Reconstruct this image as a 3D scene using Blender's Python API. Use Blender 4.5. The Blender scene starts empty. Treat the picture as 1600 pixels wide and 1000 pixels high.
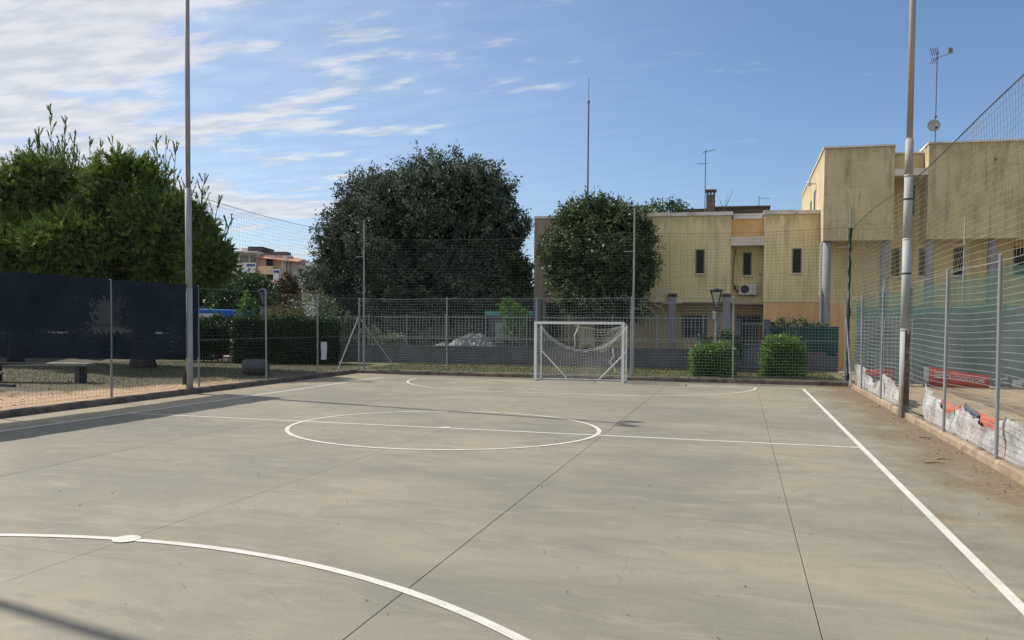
import bpy, math, random
import numpy as np
from mathutils import Vector, Matrix

SC = bpy.context.scene
COL = SC.collection
rad = math.radians

# ------------------------------------------------------------------ camera
cam_d = bpy.data.cameras.new('camera')
cam_o = bpy.data.objects.new('camera', cam_d)
COL.objects.link(cam_o)
CP = Vector((5.4625, -13.9966, 2.008))
yaw, pitch, roll = -0.285631, -0.0327523, 0.0070470
Fw = Vector((math.sin(yaw)*math.cos(pitch), math.cos(yaw)*math.cos(pitch), math.sin(pitch)))
Rt = Vector((math.cos(yaw), -math.sin(yaw), 0))
Up = Rt.cross(Fw)
R2 = Rt*math.cos(roll) + Up*math.sin(roll)
U2 = -Rt*math.sin(roll) + Up*math.cos(roll)
cam_o.matrix_world = Matrix(((R2.x, U2.x, -Fw.x, CP.x), (R2.y, U2.y, -Fw.y, CP.y), (R2.z, U2.z, -Fw.z, CP.z), (0, 0, 0, 1)))
cam_d.sensor_width = 36.0
cam_d.lens = 1215.92*36/1600
cam_d.shift_y = 47.14/1600
cam_d.clip_end = 3000
SC.camera = cam_o
SC.render.resolution_x, SC.render.resolution_y = 1024, 640

# ------------------------------------------------------------------ light
SUN_EL = rad(43.0)
TO_SUN = Vector((-0.98*math.cos(SUN_EL), 0.20*math.cos(SUN_EL), math.sin(SUN_EL))).normalized()
SUN_AZ = math.atan2(TO_SUN.x, TO_SUN.y)
world = bpy.data.worlds.new('World')
SC.world = world
world.use_nodes = True
wn = world.node_tree
bg = wn.nodes['Background']
sky = wn.nodes.new('ShaderNodeTexSky')
sky.sky_type = 'NISHITA'
sky.sun_disc = False
sky.sun_elevation = SUN_EL
sky.sun_rotation = SUN_AZ
sky.air_density = 1.0
sky.dust_density = 0.6
sky.ozone_density = 1.5
SKY_S = 0.13
bg.inputs[1].default_value = SKY_S


def N(nt, t, **kw):
    n = nt.nodes.new(t)
    for k, v in kw.items():
        if k.startswith('i_'):
            n.inputs[int(k[2:])].default_value = v
        else:
            setattr(n, k, v)
    return n


def mathn(nt, op, a, b=None, clamp=False):
    n = nt.nodes.new('ShaderNodeMath')
    n.operation = op
    n.use_clamp = clamp
    for i, v in enumerate((a, b)):
        if v is None:
            continue
        if isinstance(v, (int, float)):
            n.inputs[i].default_value = v
        else:
            nt.links.new(v, n.inputs[i])
    return n.outputs[0]


def build_clouds():
    nt, L = wn, wn.links.new
    tc = N(nt, 'ShaderNodeTexCoord')
    sep = N(nt, 'ShaderNodeSeparateXYZ')
    L(tc.outputs['Generated'], sep.inputs[0])
    X, Y, Z = sep.outputs
    zz = mathn(nt, 'ADD', mathn(nt, 'MAXIMUM', Z, 0.0), 0.10)
    px = mathn(nt, 'DIVIDE', X, zz)
    py = mathn(nt, 'DIVIDE', Y, zz)
    cmb = N(nt, 'ShaderNodeCombineXYZ')
    L(px, cmb.inputs[0]); L(py, cmb.inputs[1])
    mp = N(nt, 'ShaderNodeMapping')
    mp.inputs['Rotation'].default_value = (0, 0, rad(-28))
    mp.inputs['Scale'].default_value = (0.75, 1.9, 1)
    L(cmb.outputs[0], mp.inputs[0])
    n1 = N(nt, 'ShaderNodeTexNoise'); n1.inputs['Scale'].default_value = 1.9
    n1.inputs['Detail'].default_value = 9; n1.inputs['Roughness'].default_value = 0.62
    n1.inputs['Distortion'].default_value = 0.35
    L(mp.outputs[0], n1.inputs['Vector'])
    n2 = N(nt, 'ShaderNodeTexNoise'); n2.inputs['Scale'].default_value = 0.55
    n2.inputs['Detail'].default_value = 3
    L(cmb.outputs[0], n2.inputs['Vector'])
    n3 = N(nt, 'ShaderNodeTexNoise'); n3.inputs['Scale'].default_value = 7.0
    n3.inputs['Detail'].default_value = 7
    L(mp.outputs[0], n3.inputs['Vector'])
    # broken western cloud thins north-east; unseen southern cloud is added as fill light
    west = mathn(nt, 'ADD', mathn(nt, 'MULTIPLY', X, -0.8), mathn(nt, 'MULTIPLY', Y, -0.6))
    west = mathn(nt, 'MULTIPLY', mathn(nt, 'ADD', west, 0.20), 0.78)
    west = mathn(nt, 'MINIMUM', mathn(nt, 'MAXIMUM', west, -0.20), 0.27)
    s = mathn(nt, 'ADD', mathn(nt, 'ADD', mathn(nt, 'MULTIPLY', mathn(nt, 'SUBTRACT', n1.outputs[0], 0.5), 1.35), 0.5), west)
    s = mathn(nt, 'ADD', s, mathn(nt, 'MULTIPLY', mathn(nt, 'SUBTRACT', n2.outputs[0], 0.5), 0.42))
    s = mathn(nt, 'ADD', s, mathn(nt, 'MULTIPLY', mathn(nt, 'SUBTRACT', n3.outputs[0], 0.5), 0.30))
    mr = N(nt, 'ShaderNodeMapRange'); mr.interpolation_type = 'SMOOTHSTEP'
    mr.inputs['From Min'].default_value = 0.43; mr.inputs['From Max'].default_value = 0.74
    L(s, mr.inputs['Value'])
    m = mathn(nt, 'MULTIPLY', mr.outputs[0], 0.93)
    veil = N(nt, 'ShaderNodeMapRange'); veil.interpolation_type = 'SMOOTHSTEP'
    veil.inputs['From Min'].default_value = -0.75; veil.inputs['From Max'].default_value = 0.55
    L(mathn(nt, 'ADD', mathn(nt, 'MULTIPLY', X, -0.8), mathn(nt, 'MULTIPLY', Y, -0.6)), veil.inputs['Value'])
    vv = mathn(nt, 'MULTIPLY', veil.outputs[0], mathn(nt, 'ADD', 0.30, mathn(nt, 'MULTIPLY', n2.outputs[0], 0.75)))
    m = mathn(nt, 'MAXIMUM', m, mathn(nt, 'MULTIPLY', vv, 0.85))
    hz = N(nt, 'ShaderNodeMapRange'); hz.inputs['From Min'].default_value = 0.0; hz.inputs['From Max'].default_value = 0.16
    L(Z, hz.inputs['Value'])
    m = mathn(nt, 'MULTIPLY', m, mathn(nt, 'ADD', mathn(nt, 'MULTIPLY', hz.outputs[0], 0.40), 0.60))
    tint = N(nt, 'ShaderNodeMix', data_type='RGBA', blend_type='MULTIPLY')
    tint.inputs[0].default_value = 1.0
    tint.inputs[7].default_value = (0.385, 0.435, 0.50, 1)
    L(sky.outputs[0], tint.inputs[6])
    mix = N(nt, 'ShaderNodeMix', data_type='RGBA')
    L(m, mix.inputs[0]); L(tint.outputs[2], mix.inputs[6])
    cc = N(nt, 'ShaderNodeMix', data_type='RGBA')
    cc.inputs[6].default_value = (2.35, 2.46, 2.70, 1); cc.inputs[7].default_value = (3.0, 3.05, 3.15, 1)
    cv = N(nt, 'ShaderNodeMapRange'); cv.inputs['From Min'].default_value = 0.40; cv.inputs['From Max'].default_value = 0.60
    L(n3.outputs[0], cv.inputs['Value']); L(cv.outputs[0], cc.inputs[0]); L(cc.outputs[2], mix.inputs[7])
    L(mix.outputs[2], bg.inputs[0])


build_clouds()
sun_d = bpy.data.lights.new('sun', 'SUN')
sun_d.energy = 2.5
sun_d.angle = rad(0.53)
sun_d.color = (1.0, 0.93, 0.83)
sun_o = bpy.data.objects.new('sun', sun_d)
COL.objects.link(sun_o)
sun_o.rotation_euler = TO_SUN.to_track_quat('Z', 'Y').to_euler()
sun_o.location = (-40, 10, 40)
vs = SC.view_settings
vs.view_transform = 'Standard'
vs.look = 'None'
vs.gamma = 1.0
vs.use_curve_mapping = False
vs.exposure = 1.05

# ------------------------------------------------------------------ helpers
BASE = {}


class MB:
    def __init__(s):
        s.v, s.f = [], []

    def add(s, vs_, fs):
        o = len(s.v)
        s.v.extend([tuple(p) for p in vs_])
        s.f.extend([tuple(i+o for i in f) for f in fs])
        return s

    def box(s, x0, y0, z0, x1, y1, z1, P=None):
        c = [(x0, y0, z0), (x1, y0, z0), (x1, y1, z0), (x0, y1, z0), (x0, y0, z1), (x1, y0, z1), (x1, y1, z1), (x0, y1, z1)]
        if P:
            c = [P(*q) for q in c]
        return s.add(c, [(0, 3, 2, 1), (4, 5, 6, 7), (0, 1, 5, 4), (1, 2, 6, 5), (2, 3, 7, 6), (3, 0, 4, 7)])

    def tube(s, pts, r, n=8, caps=True):
        pts = [Vector(p) for p in pts]
        rs = list(r) if isinstance(r, (list, tuple)) else [r]*len(pts)
        rings, up = [], None
        for i, p in enumerate(pts):
            d = (pts[min(i+1, len(pts)-1)] - pts[max(i-1, 0)])
            d = d.normalized() if d.length > 1e-9 else Vector((0, 0, 1))
            if up is None:
                up = Vector((0, 0, 1)) if abs(d.z) < 0.9 else Vector((1, 0, 0))
            a = up - d*up.dot(d)
            if a.length < 1e-4:
                a = Vector((1, 0, 0)) - d*d.x
            a.normalize(); up = a
            b = d.cross(a)
            rings.append([p + (a*math.cos(2*math.pi*k/n) + b*math.sin(2*math.pi*k/n))*rs[i] for k in range(n)])
        vs_ = [q for rg in rings for q in rg]
        fs = []
        for i in range(len(pts)-1):
            for k in range(n):
                k2 = (k+1) % n
                fs.append((i*n+k, i*n+k2, (i+1)*n+k2, (i+1)*n+k))
        if caps and n > 2:
            fs.append(tuple(range(n-1, -1, -1)))
            fs.append(tuple((len(pts)-1)*n+k for k in range(n)))
        return s.add(vs_, fs)

    def lathe(s, prof, c=(0, 0, 0), n=16, axis='z'):
        vs_, fs = [], []
        for (r, h) in prof:
            for k in range(n):
                a = 2*math.pi*k/n
                q = (r*math.cos(a), r*math.sin(a), h)
                if axis == 'x':
                    q = (h, r*math.cos(a), r*math.sin(a))
                elif axis == 'y':
                    q = (r*math.cos(a), h, r*math.sin(a))
                vs_.append((q[0]+c[0], q[1]+c[1], q[2]+c[2]))
        for i in range(len(prof)-1):
            for k in range(n):
                k2 = (k+1) % n
                fs.append((i*n+k, i*n+k2, (i+1)*n+k2, (i+1)*n+k))
        fs.append(tuple(range(n-1, -1, -1)))
        fs.append(tuple((len(prof)-1)*n+k for k in range(n)))
        return s.add(vs_, fs)

    def mesh(s, name, m, smooth=False):
        me = bpy.data.meshes.new(name)
        me.from_pydata(s.v, [], s.f)
        me.materials.append(m)
        if smooth:
            me.polygons.foreach_set('use_smooth', [True]*len(me.polygons))
        me.update()
        return me

    def build(s, name, m, parent=None, smooth=False, loc=None, **kw):
        return link(name, s.mesh(name, m, smooth), parent, loc, **kw)


_lean = random.Random(99)


def link(name, me, parent=None, loc=None, rot=None, scale=None, label=None, cat=None, kind=None, group=None):
    o = bpy.data.objects.new(name, me)
    COL.objects.link(o)
    if loc is not None:
        o.location = loc
    if name == 'post':
        rot = (_lean.uniform(-.008, .008), _lean.uniform(-.008, .008), 0)
    if rot is not None:
        o.rotation_euler = rot
    if scale is not None:
        o.scale = scale
    if parent is not None:
        o.parent = parent
        if parent.name in BASE:
            o.matrix_parent_inverse = Matrix.Translation(-BASE[parent.name])
    tag(o, label, cat, group, kind)
    return o


def tag(o, label=None, cat=None, group=None, kind=None):
    if label: o['label'] = label
    if cat: o['category'] = cat
    if group: o['group'] = group
    if kind: o['kind'] = kind
    return o


def thing(name, label, cat, loc=(0, 0, 0), group=None, kind=None):
    o = bpy.data.objects.new(name, None)
    COL.objects.link(o)
    o.empty_display_size = 0.2
    o.location = loc
    BASE[o.name] = Vector(loc)
    return tag(o, label, cat, group, kind)


def copy_thing(o, dz, label, group=None):
    """copy a thing with its parts and sub-parts, moved by dz"""
    c = o.copy(); COL.objects.link(c)
    c.location = Vector(o.location) + Vector(dz)
    c['label'] = label
    if group: c['group'] = group

    def rec(src, dst):
        for ch in list(src.children):
            k = ch.copy(); COL.objects.link(k); k.parent = dst
            rec(ch, k)
    rec(o, c)
    return c


# ------------------------------------------------------------------ materials
def new_mat(name):
    m = bpy.data.materials.new(name)
    m.use_nodes = True
    nt = m.node_tree
    return m, nt, nt.nodes['Principled BSDF'], nt.links.new


def noise(nt, scale, detail=4, rough=0.55, stretch=(1, 1, 1), dist=0.0):
    g = N(nt, 'ShaderNodeNewGeometry')
    mp = N(nt, 'ShaderNodeMapping')
    mp.inputs['Scale'].default_value = stretch
    nt.links.new(g.outputs['Position'], mp.inputs[0])
    n = N(nt, 'ShaderNodeTexNoise')
    n.inputs['Scale'].default_value = scale
    n.inputs['Detail'].default_value = detail
    n.inputs['Roughness'].default_value = rough
    n.inputs['Distortion'].default_value = dist
    nt.links.new(mp.outputs[0], n.inputs['Vector'])
    return n.outputs[0]


def ramp(nt, fac, a, b, lo=0.35, hi=0.65):
    mr = N(nt, 'ShaderNodeMapRange')
    mr.inputs['From Min'].default_value = lo
    mr.inputs['From Max'].default_value = hi
    nt.links.new(fac, mr.inputs['Value'])
    return mixc(nt, mr.outputs[0], a, b)


def mixc(nt, fac, a, b, mode='MIX'):
    mx = N(nt, 'ShaderNodeMix', data_type='RGBA', blend_type=mode)
    for i, v in ((0, fac), (6, a), (7, b)):
        if isinstance(v, (int, float)):
            mx.inputs[i].default_value = v
        elif isinstance(v, tuple):
            mx.inputs[i].default_value = (*v, 1) if len(v) == 3 else v
        else:
            nt.links.new(v, mx.inputs[i])
    return mx.outputs[2]


def bump(nt, b, h, strength=0.3, dist=0.02):
    bp = N(nt, 'ShaderNodeBump')
    bp.inputs['Strength'].default_value = strength
    bp.inputs['Distance'].default_value = dist
    nt.links.new(h, bp.inputs['Height'])
    nt.links.new(bp.outputs[0], b.inputs['Normal'])


def pmat(name, c1, c2=None, scale=3.0, rough=0.7, metal=0.0, stretch=(1, 1, 1), bmp=0.0, bscale=40, spec=0.4, lo=0.35, hi=0.65, c3=None, s3=0.8):
    m, nt, b, L = new_mat(name)
    b.inputs['Roughness'].default_value = rough
    b.inputs['Metallic'].default_value = metal
    b.inputs['Specular IOR Level'].default_value = spec
    if c2 is None:
        c2 = tuple(x*0.8 for x in c1)
    c = ramp(nt, noise(nt, scale, 6, 0.6, stretch), c1, c2, lo, hi)
    if c3:
        mr = N(nt, 'ShaderNodeMapRange')
        mr.inputs['From Min'].default_value = 0.5; mr.inputs['From Max'].default_value = 0.68
        L(noise(nt, s3, 5, 0.6, stretch), mr.inputs['Value'])
        c = mixc(nt, mr.outputs[0], c, c3)
    L(c, b.inputs['Base Color'])
    if bmp:
        bump(nt, b, noise(nt, bscale, 4), bmp)
    return m


def court_mat():
    m, nt, b, L = new_mat('court_concrete')
    b.inputs['Roughness'].default_value = 0.72
    b.inputs['Specular IOR Level'].default_value = 0.35
    c = ramp(nt, noise(nt, 0.34, 7, 0.62, (0.7, 1.0, 1), 0.6), (0.218, 0.212, 0.165), (0.325, 0.290, 0.218), 0.40, 0.60)
    c = mixc(nt, mathn(nt, 'MULTIPLY', ss(nt, noise(nt, 1.2, 8, 0.72, (0.6, 1.5, 1), 0.9), 0.46, 0.64), 0.55), c, (0.190, 0.184, 0.148))
    c = mixc(nt, mathn(nt, 'MULTIPLY', ss(nt, noise(nt, 2.3, 8, 0.75, (0.5, 1.6, 1), 0.8), 0.50, 0.68), 0.55), c, (0.375, 0.335, 0.258))
    c = mixc(nt, mathn(nt, 'MULTIPLY', ss(nt, noise(nt, 150, 3, 0.7), 0.50, 0.62), 0.60), c, (0.13, 0.12, 0.098))
    c = mixc(nt, mathn(nt, 'MULTIPLY', ss(nt, noise(nt, 70, 4, 0.7), 0.54, 0.70), 0.40), c, (0.42, 0.375, 0.29))
    c = mixc(nt, mathn(nt, 'MULTIPLY', ss(nt, noise(nt, 26, 6, 0.8), 0.52, 0.68), 0.40), c, (0.17, 0.158, 0.130))
    c = mixc(nt, mathn(nt, 'MULTIPLY', ss(nt, noise(nt, 5, 8, 0.8, (0.4, 1.8, 1), 1.5), 0.58, 0.72), 0.45), c, (0.17, 0.155, 0.125))
    c = mixc(nt, mathn(nt, 'MULTIPLY', ss(nt, noise(nt, 0.75, 9, 0.8, (1, 1, 1), 2.5), 0.60, 0.70), 0.40), c, (0.15, 0.145, 0.12))
    # hairline cracks and scuffs
    g2 = N(nt, 'ShaderNodeNewGeometry'); mpv = N(nt, 'ShaderNodeMapping'); mpv.inputs['Scale'].default_value = (0.42, 0.33, 1)
    wv = N(nt, 'ShaderNodeTexNoise'); wv.inputs['Scale'].default_value = 1.6; wv.inputs['Detail'].default_value = 6
    L(g2.outputs['Position'], wv.inputs['Vector'])
    ad = N(nt, 'ShaderNodeMix', data_type='RGBA', blend_type='LINEAR_LIGHT'); ad.inputs[0].default_value = 0.25
    L(g2.outputs['Position'], ad.inputs[6]); L(wv.outputs['Color'], ad.inputs[7])
    L(ad.outputs[2], mpv.inputs[0])
    vo = N(nt, 'ShaderNodeTexVoronoi'); vo.feature = 'DISTANCE_TO_EDGE'; vo.inputs['Scale'].default_value = 0.8
    L(mpv.outputs[0], vo.inputs['Vector'])
    ck = mathn(nt, 'MULTIPLY', mathn(nt, 'SUBTRACT', 1.0, ss(nt, vo.outputs['Distance'], 0.0, 0.0035)), ss(nt, noise(nt, 0.5, 4), 0.52, 0.62))
    c = mixc(nt, mathn(nt, 'MULTIPLY', ck, 0.45), c, (0.10, 0.095, 0.08))
    # washed-in soil lying along the east kerb
    g = N(nt, 'ShaderNodeNewGeometry'); sp = N(nt, 'ShaderNodeSeparateXYZ')
    L(g.outputs['Position'], sp.inputs[0])
    e = mathn(nt, 'MULTIPLY', mathn(nt, 'SUBTRACT', sp.outputs[0], 7.05), 0.48)
    e = mathn(nt, 'ADD', e, mathn(nt, 'MULTIPLY', mathn(nt, 'SUBTRACT', noise(nt, 1.3, 7, 0.7, (1, 0.6, 1)), 0.5), 2.1))
    c = mixc(nt, mathn(nt, 'MULTIPLY', ss(nt, e, 0.15, 0.8), 0.78), c, ramp(nt, noise(nt, 12, 5, 0.7), (0.11, 0.078, 0.045), (0.24, 0.175, 0.105)))
    w = mathn(nt, 'MULTIPLY', mathn(nt, 'SUBTRACT', -7.55, sp.outputs[0]), 0.9)  # lighter brown towards the west kerb
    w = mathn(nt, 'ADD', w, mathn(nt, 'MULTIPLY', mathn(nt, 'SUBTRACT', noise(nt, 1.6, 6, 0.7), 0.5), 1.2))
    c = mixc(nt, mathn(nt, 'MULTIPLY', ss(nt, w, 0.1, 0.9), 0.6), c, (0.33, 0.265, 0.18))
    L(c, b.inputs['Base Color'])
    bump(nt, b, noise(nt, 90, 4, 0.7), 0.25, 0.01)
    return m


def ss(nt, v, lo, hi):
    mr = N(nt, 'ShaderNodeMapRange'); mr.interpolation_type = 'SMOOTHSTEP'
    mr.inputs['From Min'].default_value = lo; mr.inputs['From Max'].default_value = hi
    nt.links.new(v, mr.inputs['Value'])
    return mr.outputs[0]


def facade_mat(name, c1, c2, dirt, amt=0.6, ztop=None):
    """painted concrete with rain streaks and mottled grime"""
    m, nt, b, L = new_mat(name)
    b.inputs['Roughness'].default_value = 0.85
    b.inputs['Specular IOR Level'].default_value = 0.2
    c = ramp(nt, noise(nt, 0.7, 6, 0.65), c1, c2, 0.35, 0.65)
    c = mixc(nt, mathn(nt, 'MULTIPLY', ss(nt, noise(nt, 3.2, 6, 0.7, (1, 1, 0.10)), 0.47, 0.70), amt), c, dirt)
    c = mixc(nt, mathn(nt, 'MULTIPLY', ss(nt, noise(nt, 9, 5, 0.7, (1, 1, 0.06)), 0.55, 0.75), amt*0.7), c, tuple(x*0.75 for x in dirt))
    c = mixc(nt, mathn(nt, 'MULTIPLY', ss(nt, noise(nt, 1.3, 7, 0.7), 0.52, 0.72), amt*0.6), c, dirt)
    # faint board-marked lifts in the cast concrete
    c = mixc(nt, mathn(nt, 'MULTIPLY', ss(nt, noise(nt, 3.0, 4, 0.6, (0.12, 0.12, 3.0)), 0.56, 0.68), amt*0.35), c, dirt)
    if ztop is not None:
        g = N(nt, 'ShaderNodeNewGeometry'); sp = N(nt, 'ShaderNodeSeparateXYZ')
        L(g.outputs['Position'], sp.inputs[0])
        e = mathn(nt, 'SUBTRACT', 1.0, mathn(nt, 'MULTIPLY', mathn(nt, 'SUBTRACT', ztop, sp.outputs[2]), 1.1))
        e = mathn(nt, 'ADD', e, mathn(nt, 'MULTIPLY', mathn(nt, 'SUBTRACT', noise(nt, 4, 5, 0.7, (1, 1, 0.15)), 0.5), 2.2))
        c = mixc(nt, mathn(nt, 'MULTIPLY', ss(nt, e, 0.3, 1.1), 0.5), c, tuple(x*0.7 for x in dirt))
    L(c, b.inputs['Base Color'])
    bump(nt, b, noise(nt, 25, 5, 0.7), 0.25, 0.02)
    return m


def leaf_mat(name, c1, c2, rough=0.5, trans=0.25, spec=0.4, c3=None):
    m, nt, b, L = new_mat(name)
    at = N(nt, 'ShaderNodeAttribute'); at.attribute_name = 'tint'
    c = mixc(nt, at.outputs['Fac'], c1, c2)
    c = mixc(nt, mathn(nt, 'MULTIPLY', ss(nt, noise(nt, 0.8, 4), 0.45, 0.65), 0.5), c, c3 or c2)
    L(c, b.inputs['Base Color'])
    b.inputs['Roughness'].default_value = rough
    b.inputs['Specular IOR Level'].default_value = spec
    tr = N(nt, 'ShaderNodeBsdfTranslucent')
    L(c, tr.inputs[0])
    mx = N(nt, 'ShaderNodeMixShader'); mx.inputs[0].default_value = trans
    L(b.outputs[0], mx.inputs[1]); L(tr.outputs[0], mx.inputs[2])
    L(mx.outputs[0], nt.nodes['Material Output'].inputs[0])
    return m


def cloth_mat(name, col, open_, col2=None, trans=0.2):
    """woven shade cloth: part of the light passes straight through the weave"""
    m, nt, b, L = new_mat(name)
    c = ramp(nt, noise(nt, 1.2, 5, 0.6), col, col2 or tuple(x*0.7 for x in col))
    L(c, b.inputs['Base Color']); b.inputs['Roughness'].default_value = 0.9
    b.inputs['Specular IOR Level'].default_value = 0.1
    tl = N(nt, 'ShaderNodeBsdfTranslucent'); L(c, tl.inputs[0])
    m1 = N(nt, 'ShaderNodeMixShader'); m1.inputs[0].default_value = trans
    L(b.outputs[0], m1.inputs[1]); L(tl.outputs[0], m1.inputs[2])
    tp = N(nt, 'ShaderNodeBsdfTransparent')
    m2 = N(nt, 'ShaderNodeMixShader'); m2.inputs[0].default_value = open_
    L(m1.outputs[0], m2.inputs[1]); L(tp.outputs[0], m2.inputs[2])
    L(m2.outputs[0], nt.nodes['Material Output'].inputs[0])
    return m


def torn_mat():
    m, nt, b, L = new_mat('torn_banner_vinyl')
    c = ramp(nt, noise(nt, 4, 6, 0.7, (1, 1, 0.5)), (0.60, 0.59, 0.58), (0.30, 0.30, 0.32))
    c = mixc(nt, mathn(nt, 'MULTIPLY', ss(nt, noise(nt, 1.3, 4, 0.6), 0.50, 0.66), 0.55), c, (0.48, 0.32, 0.28))
    c = mixc(nt, mathn(nt, 'MULTIPLY', ss(nt, noise(nt, 11, 7, 0.8, (1, 1, 0.5), 1.0), 0.53, 0.66), 0.6), c, (0.14, 0.145, 0.16))
    bump(nt, b, noise(nt, 14, 5, 0.7), 0.8, 0.05)
    L(c, b.inputs['Base Color']); b.inputs['Roughness'].default_value = 0.6
    return m


def pole_mat(name, c1, c2, rust=0.3):
    m, nt, b, L = new_mat(name)
    c = ramp(nt, noise(nt, 5, 6, 0.65, (1, 1, 0.25)), c1, c2)
    c = mixc(nt, mathn(nt, 'MULTIPLY', ss(nt, noise(nt, 3, 6, 0.7, (1, 1, 0.2)), 0.56, 0.68), rust), c, (0.16, 0.085, 0.05))
    L(c, b.inputs['Base Color'])
    b.inputs['Roughness'].default_value = 0.62; b.inputs['Metallic'].default_value = 0.0; b.inputs['Specular IOR Level'].default_value = 0.3
    return m


M = {}
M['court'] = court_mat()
def paint_mat():
    m, nt, b, L = new_mat('line_paint')
    b.inputs['Roughness'].default_value = 0.7; b.inputs['Specular IOR Level'].default_value = 0.3
    c = ramp(nt, noise(nt, 4, 6, 0.65), (0.70, 0.68, 0.62), (0.56, 0.54, 0.48))
    c = mixc(nt, mathn(nt, 'MULTIPLY', ss(nt, noise(nt, 30, 6, 0.8), 0.54, 0.66), 0.55), c, (0.36, 0.335, 0.275))
    c = mixc(nt, mathn(nt, 'MULTIPLY', ss(nt, noise(nt, 1.7, 8, 0.8), 0.52, 0.70), 0.55), c, (0.38, 0.355, 0.295))
    L(c, b.inputs['Base Color'])
    return m
M['paint'] = paint_mat()
M['joint'] = pmat('joint_filler', (0.09, 0.08, 0.068), (0.13, 0.115, 0.095), 6, 0.9)
M['kerb_sand'] = pmat('sandy_kerb', (0.365, 0.295, 0.21), (0.26, 0.205, 0.145), 2.2, 0.9, bmp=0.4, bscale=30, c3=(0.19, 0.14, 0.09), s3=3)
M['kerb_dark'] = pmat('shaded_kerb', (0.13, 0.105, 0.09), (0.20, 0.16, 0.135), 2.2, 0.9, bmp=0.4, bscale=30, c3=(0.08, 0.065, 0.055), s3=3)  # kerb colour darkened to paint in its shaded side, plus random blotches
M['ground'] = pmat('earth', (0.12, 0.10, 0.075), (0.18, 0.15, 0.11), 0.4, 0.95)
M['sandyard'] = pmat('sand', (0.37, 0.29, 0.195), (0.28, 0.215, 0.145), 1.4, 0.95, bmp=0.8, bscale=5, c3=(0.26, 0.19, 0.12), s3=2.5)
M['asphalt'] = pmat('asphalt', (0.16, 0.155, 0.15), (0.24, 0.235, 0.225), 0.5, 0.9)
M['pave'] = pmat('pale_paving', (0.42, 0.39, 0.35), (0.34, 0.32, 0.28), 0.8, 0.9)
M['grass'] = pmat('grass_sheet', (0.10, 0.115, 0.045), (0.15, 0.14, 0.065), 0.9, 0.95, bmp=0.5, bscale=20, c3=(0.20, 0.165, 0.10), s3=0.7)
M['blade'] = leaf_mat('grass_blade', (0.06, 0.085, 0.025), (0.135, 0.135, 0.055), 0.7, 0.25, 0.2)
M['galv'] = pole_mat('galvanised_post', (0.29, 0.305, 0.31), (0.20, 0.215, 0.22), 0.15)
M['wire'] = pmat('galvanised_wire', (0.31, 0.345, 0.35), (0.22, 0.25, 0.255), 3, 0.55, 0.3)
M['wire_dark'] = pmat('dull_wire', (0.16, 0.165, 0.165), (0.10, 0.105, 0.105), 3, 0.6, 0.2)
M['wire_light'] = pmat('light_net_cord', (0.62, 0.65, 0.64), (0.50, 0.53, 0.52), 3, 0.7)
M['cord'] = pmat('weathered_net_cord', (0.055, 0.07, 0.068), (0.04, 0.05, 0.05), 3, 0.8)
M['cord_tan'] = pmat('tan_net_cord', (0.30, 0.27, 0.17), (0.20, 0.19, 0.13), 3, 0.8)
M['rope'] = pmat('dark_rope', (0.07, 0.085, 0.10), (0.05, 0.06, 0.07), 9, 0.8)
M['pole_l'] = pole_mat('floodlight_pole_grey', (0.33, 0.31, 0.30), (0.24, 0.22, 0.21), 0.35)
M['pole_low'] = pole_mat('pole_grey_blue', (0.38, 0.40, 0.405), (0.27, 0.29, 0.295), 0.12)
M['pole_tan'] = pole_mat('pole_weathered', (0.36, 0.335, 0.305), (0.27, 0.25, 0.235), 0.2)
M['rust'] = pmat('rusty_steel', (0.15, 0.085, 0.05), (0.08, 0.055, 0.04), 5, 0.85, c3=(0.26, 0.25, 0.24), s3=3)
M['goal'] = pmat('goal_white', (0.80, 0.80, 0.79), (0.68, 0.68, 0.67), 3, 0.5)
M['goalnet'] = pmat('goal_net_cord', (0.66, 0.65, 0.62), (0.5, 0.5, 0.47), 4, 0.8)
M['screen'] = cloth_mat('black_shade_cloth', (0.020, 0.029, 0.040), 0.055, (0.013, 0.019, 0.027), 0.1)
def screen_weave(m):
    nt = m.node_tree; L = nt.links.new
    g = N(nt, 'ShaderNodeNewGeometry'); sp = N(nt, 'ShaderNodeSeparateXYZ'); L(g.outputs['Position'], sp.inputs[0])
    e = mathn(nt, 'ADD', sp.outputs[2], mathn(nt, 'MULTIPLY', mathn(nt, 'SUBTRACT', noise(nt, 1.5, 4), 0.5), 0.25))
    mr = N(nt, 'ShaderNodeMapRange'); mr.inputs['From Min'].default_value = 1.75; mr.inputs['From Max'].default_value = 1.95
    mr.inputs['To Min'].default_value = 0.13; mr.inputs['To Max'].default_value = 0.028
    L(e, mr.inputs['Value']); L(mr.outputs[0], nt.nodes['Mix Shader.001'].inputs[0])
screen_weave(M['screen'])
M['green_cloth'] = cloth_mat('green_shade_cloth', (0.09, 0.17, 0.13), 0.50, (0.07, 0.135, 0.105), 0.35)
M['dark_cloth'] = cloth_mat('slate_green_cloth', (0.25, 0.315, 0.305), 0.05, (0.17, 0.225, 0.22), 0.2)
M['dark_cloth2'] = cloth_mat('dark_green_cloth', (0.020, 0.090, 0.085), 0.05, (0.014, 0.064, 0.063), 0.2)
M['green_net'] = pmat('bundled_green_net', (0.02, 0.055, 0.045), (0.012, 0.035, 0.03), 8, 0.9)
M['torn'] = torn_mat()
M['red'] = pmat('red_vinyl', (0.66, 0.14, 0.095), (0.50, 0.11, 0.075), 2, 0.6, c3=(0.70, 0.22, 0.15), s3=2.5)
M['orange_red'] = pmat('faded_red_vinyl', (0.47, 0.13, 0.08), (0.40, 0.17, 0.12), 2.5, 0.6)
M['navy'] = pmat('navy_vinyl', (0.05, 0.075, 0.11), (0.07, 0.09, 0.12), 3, 0.6)
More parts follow.
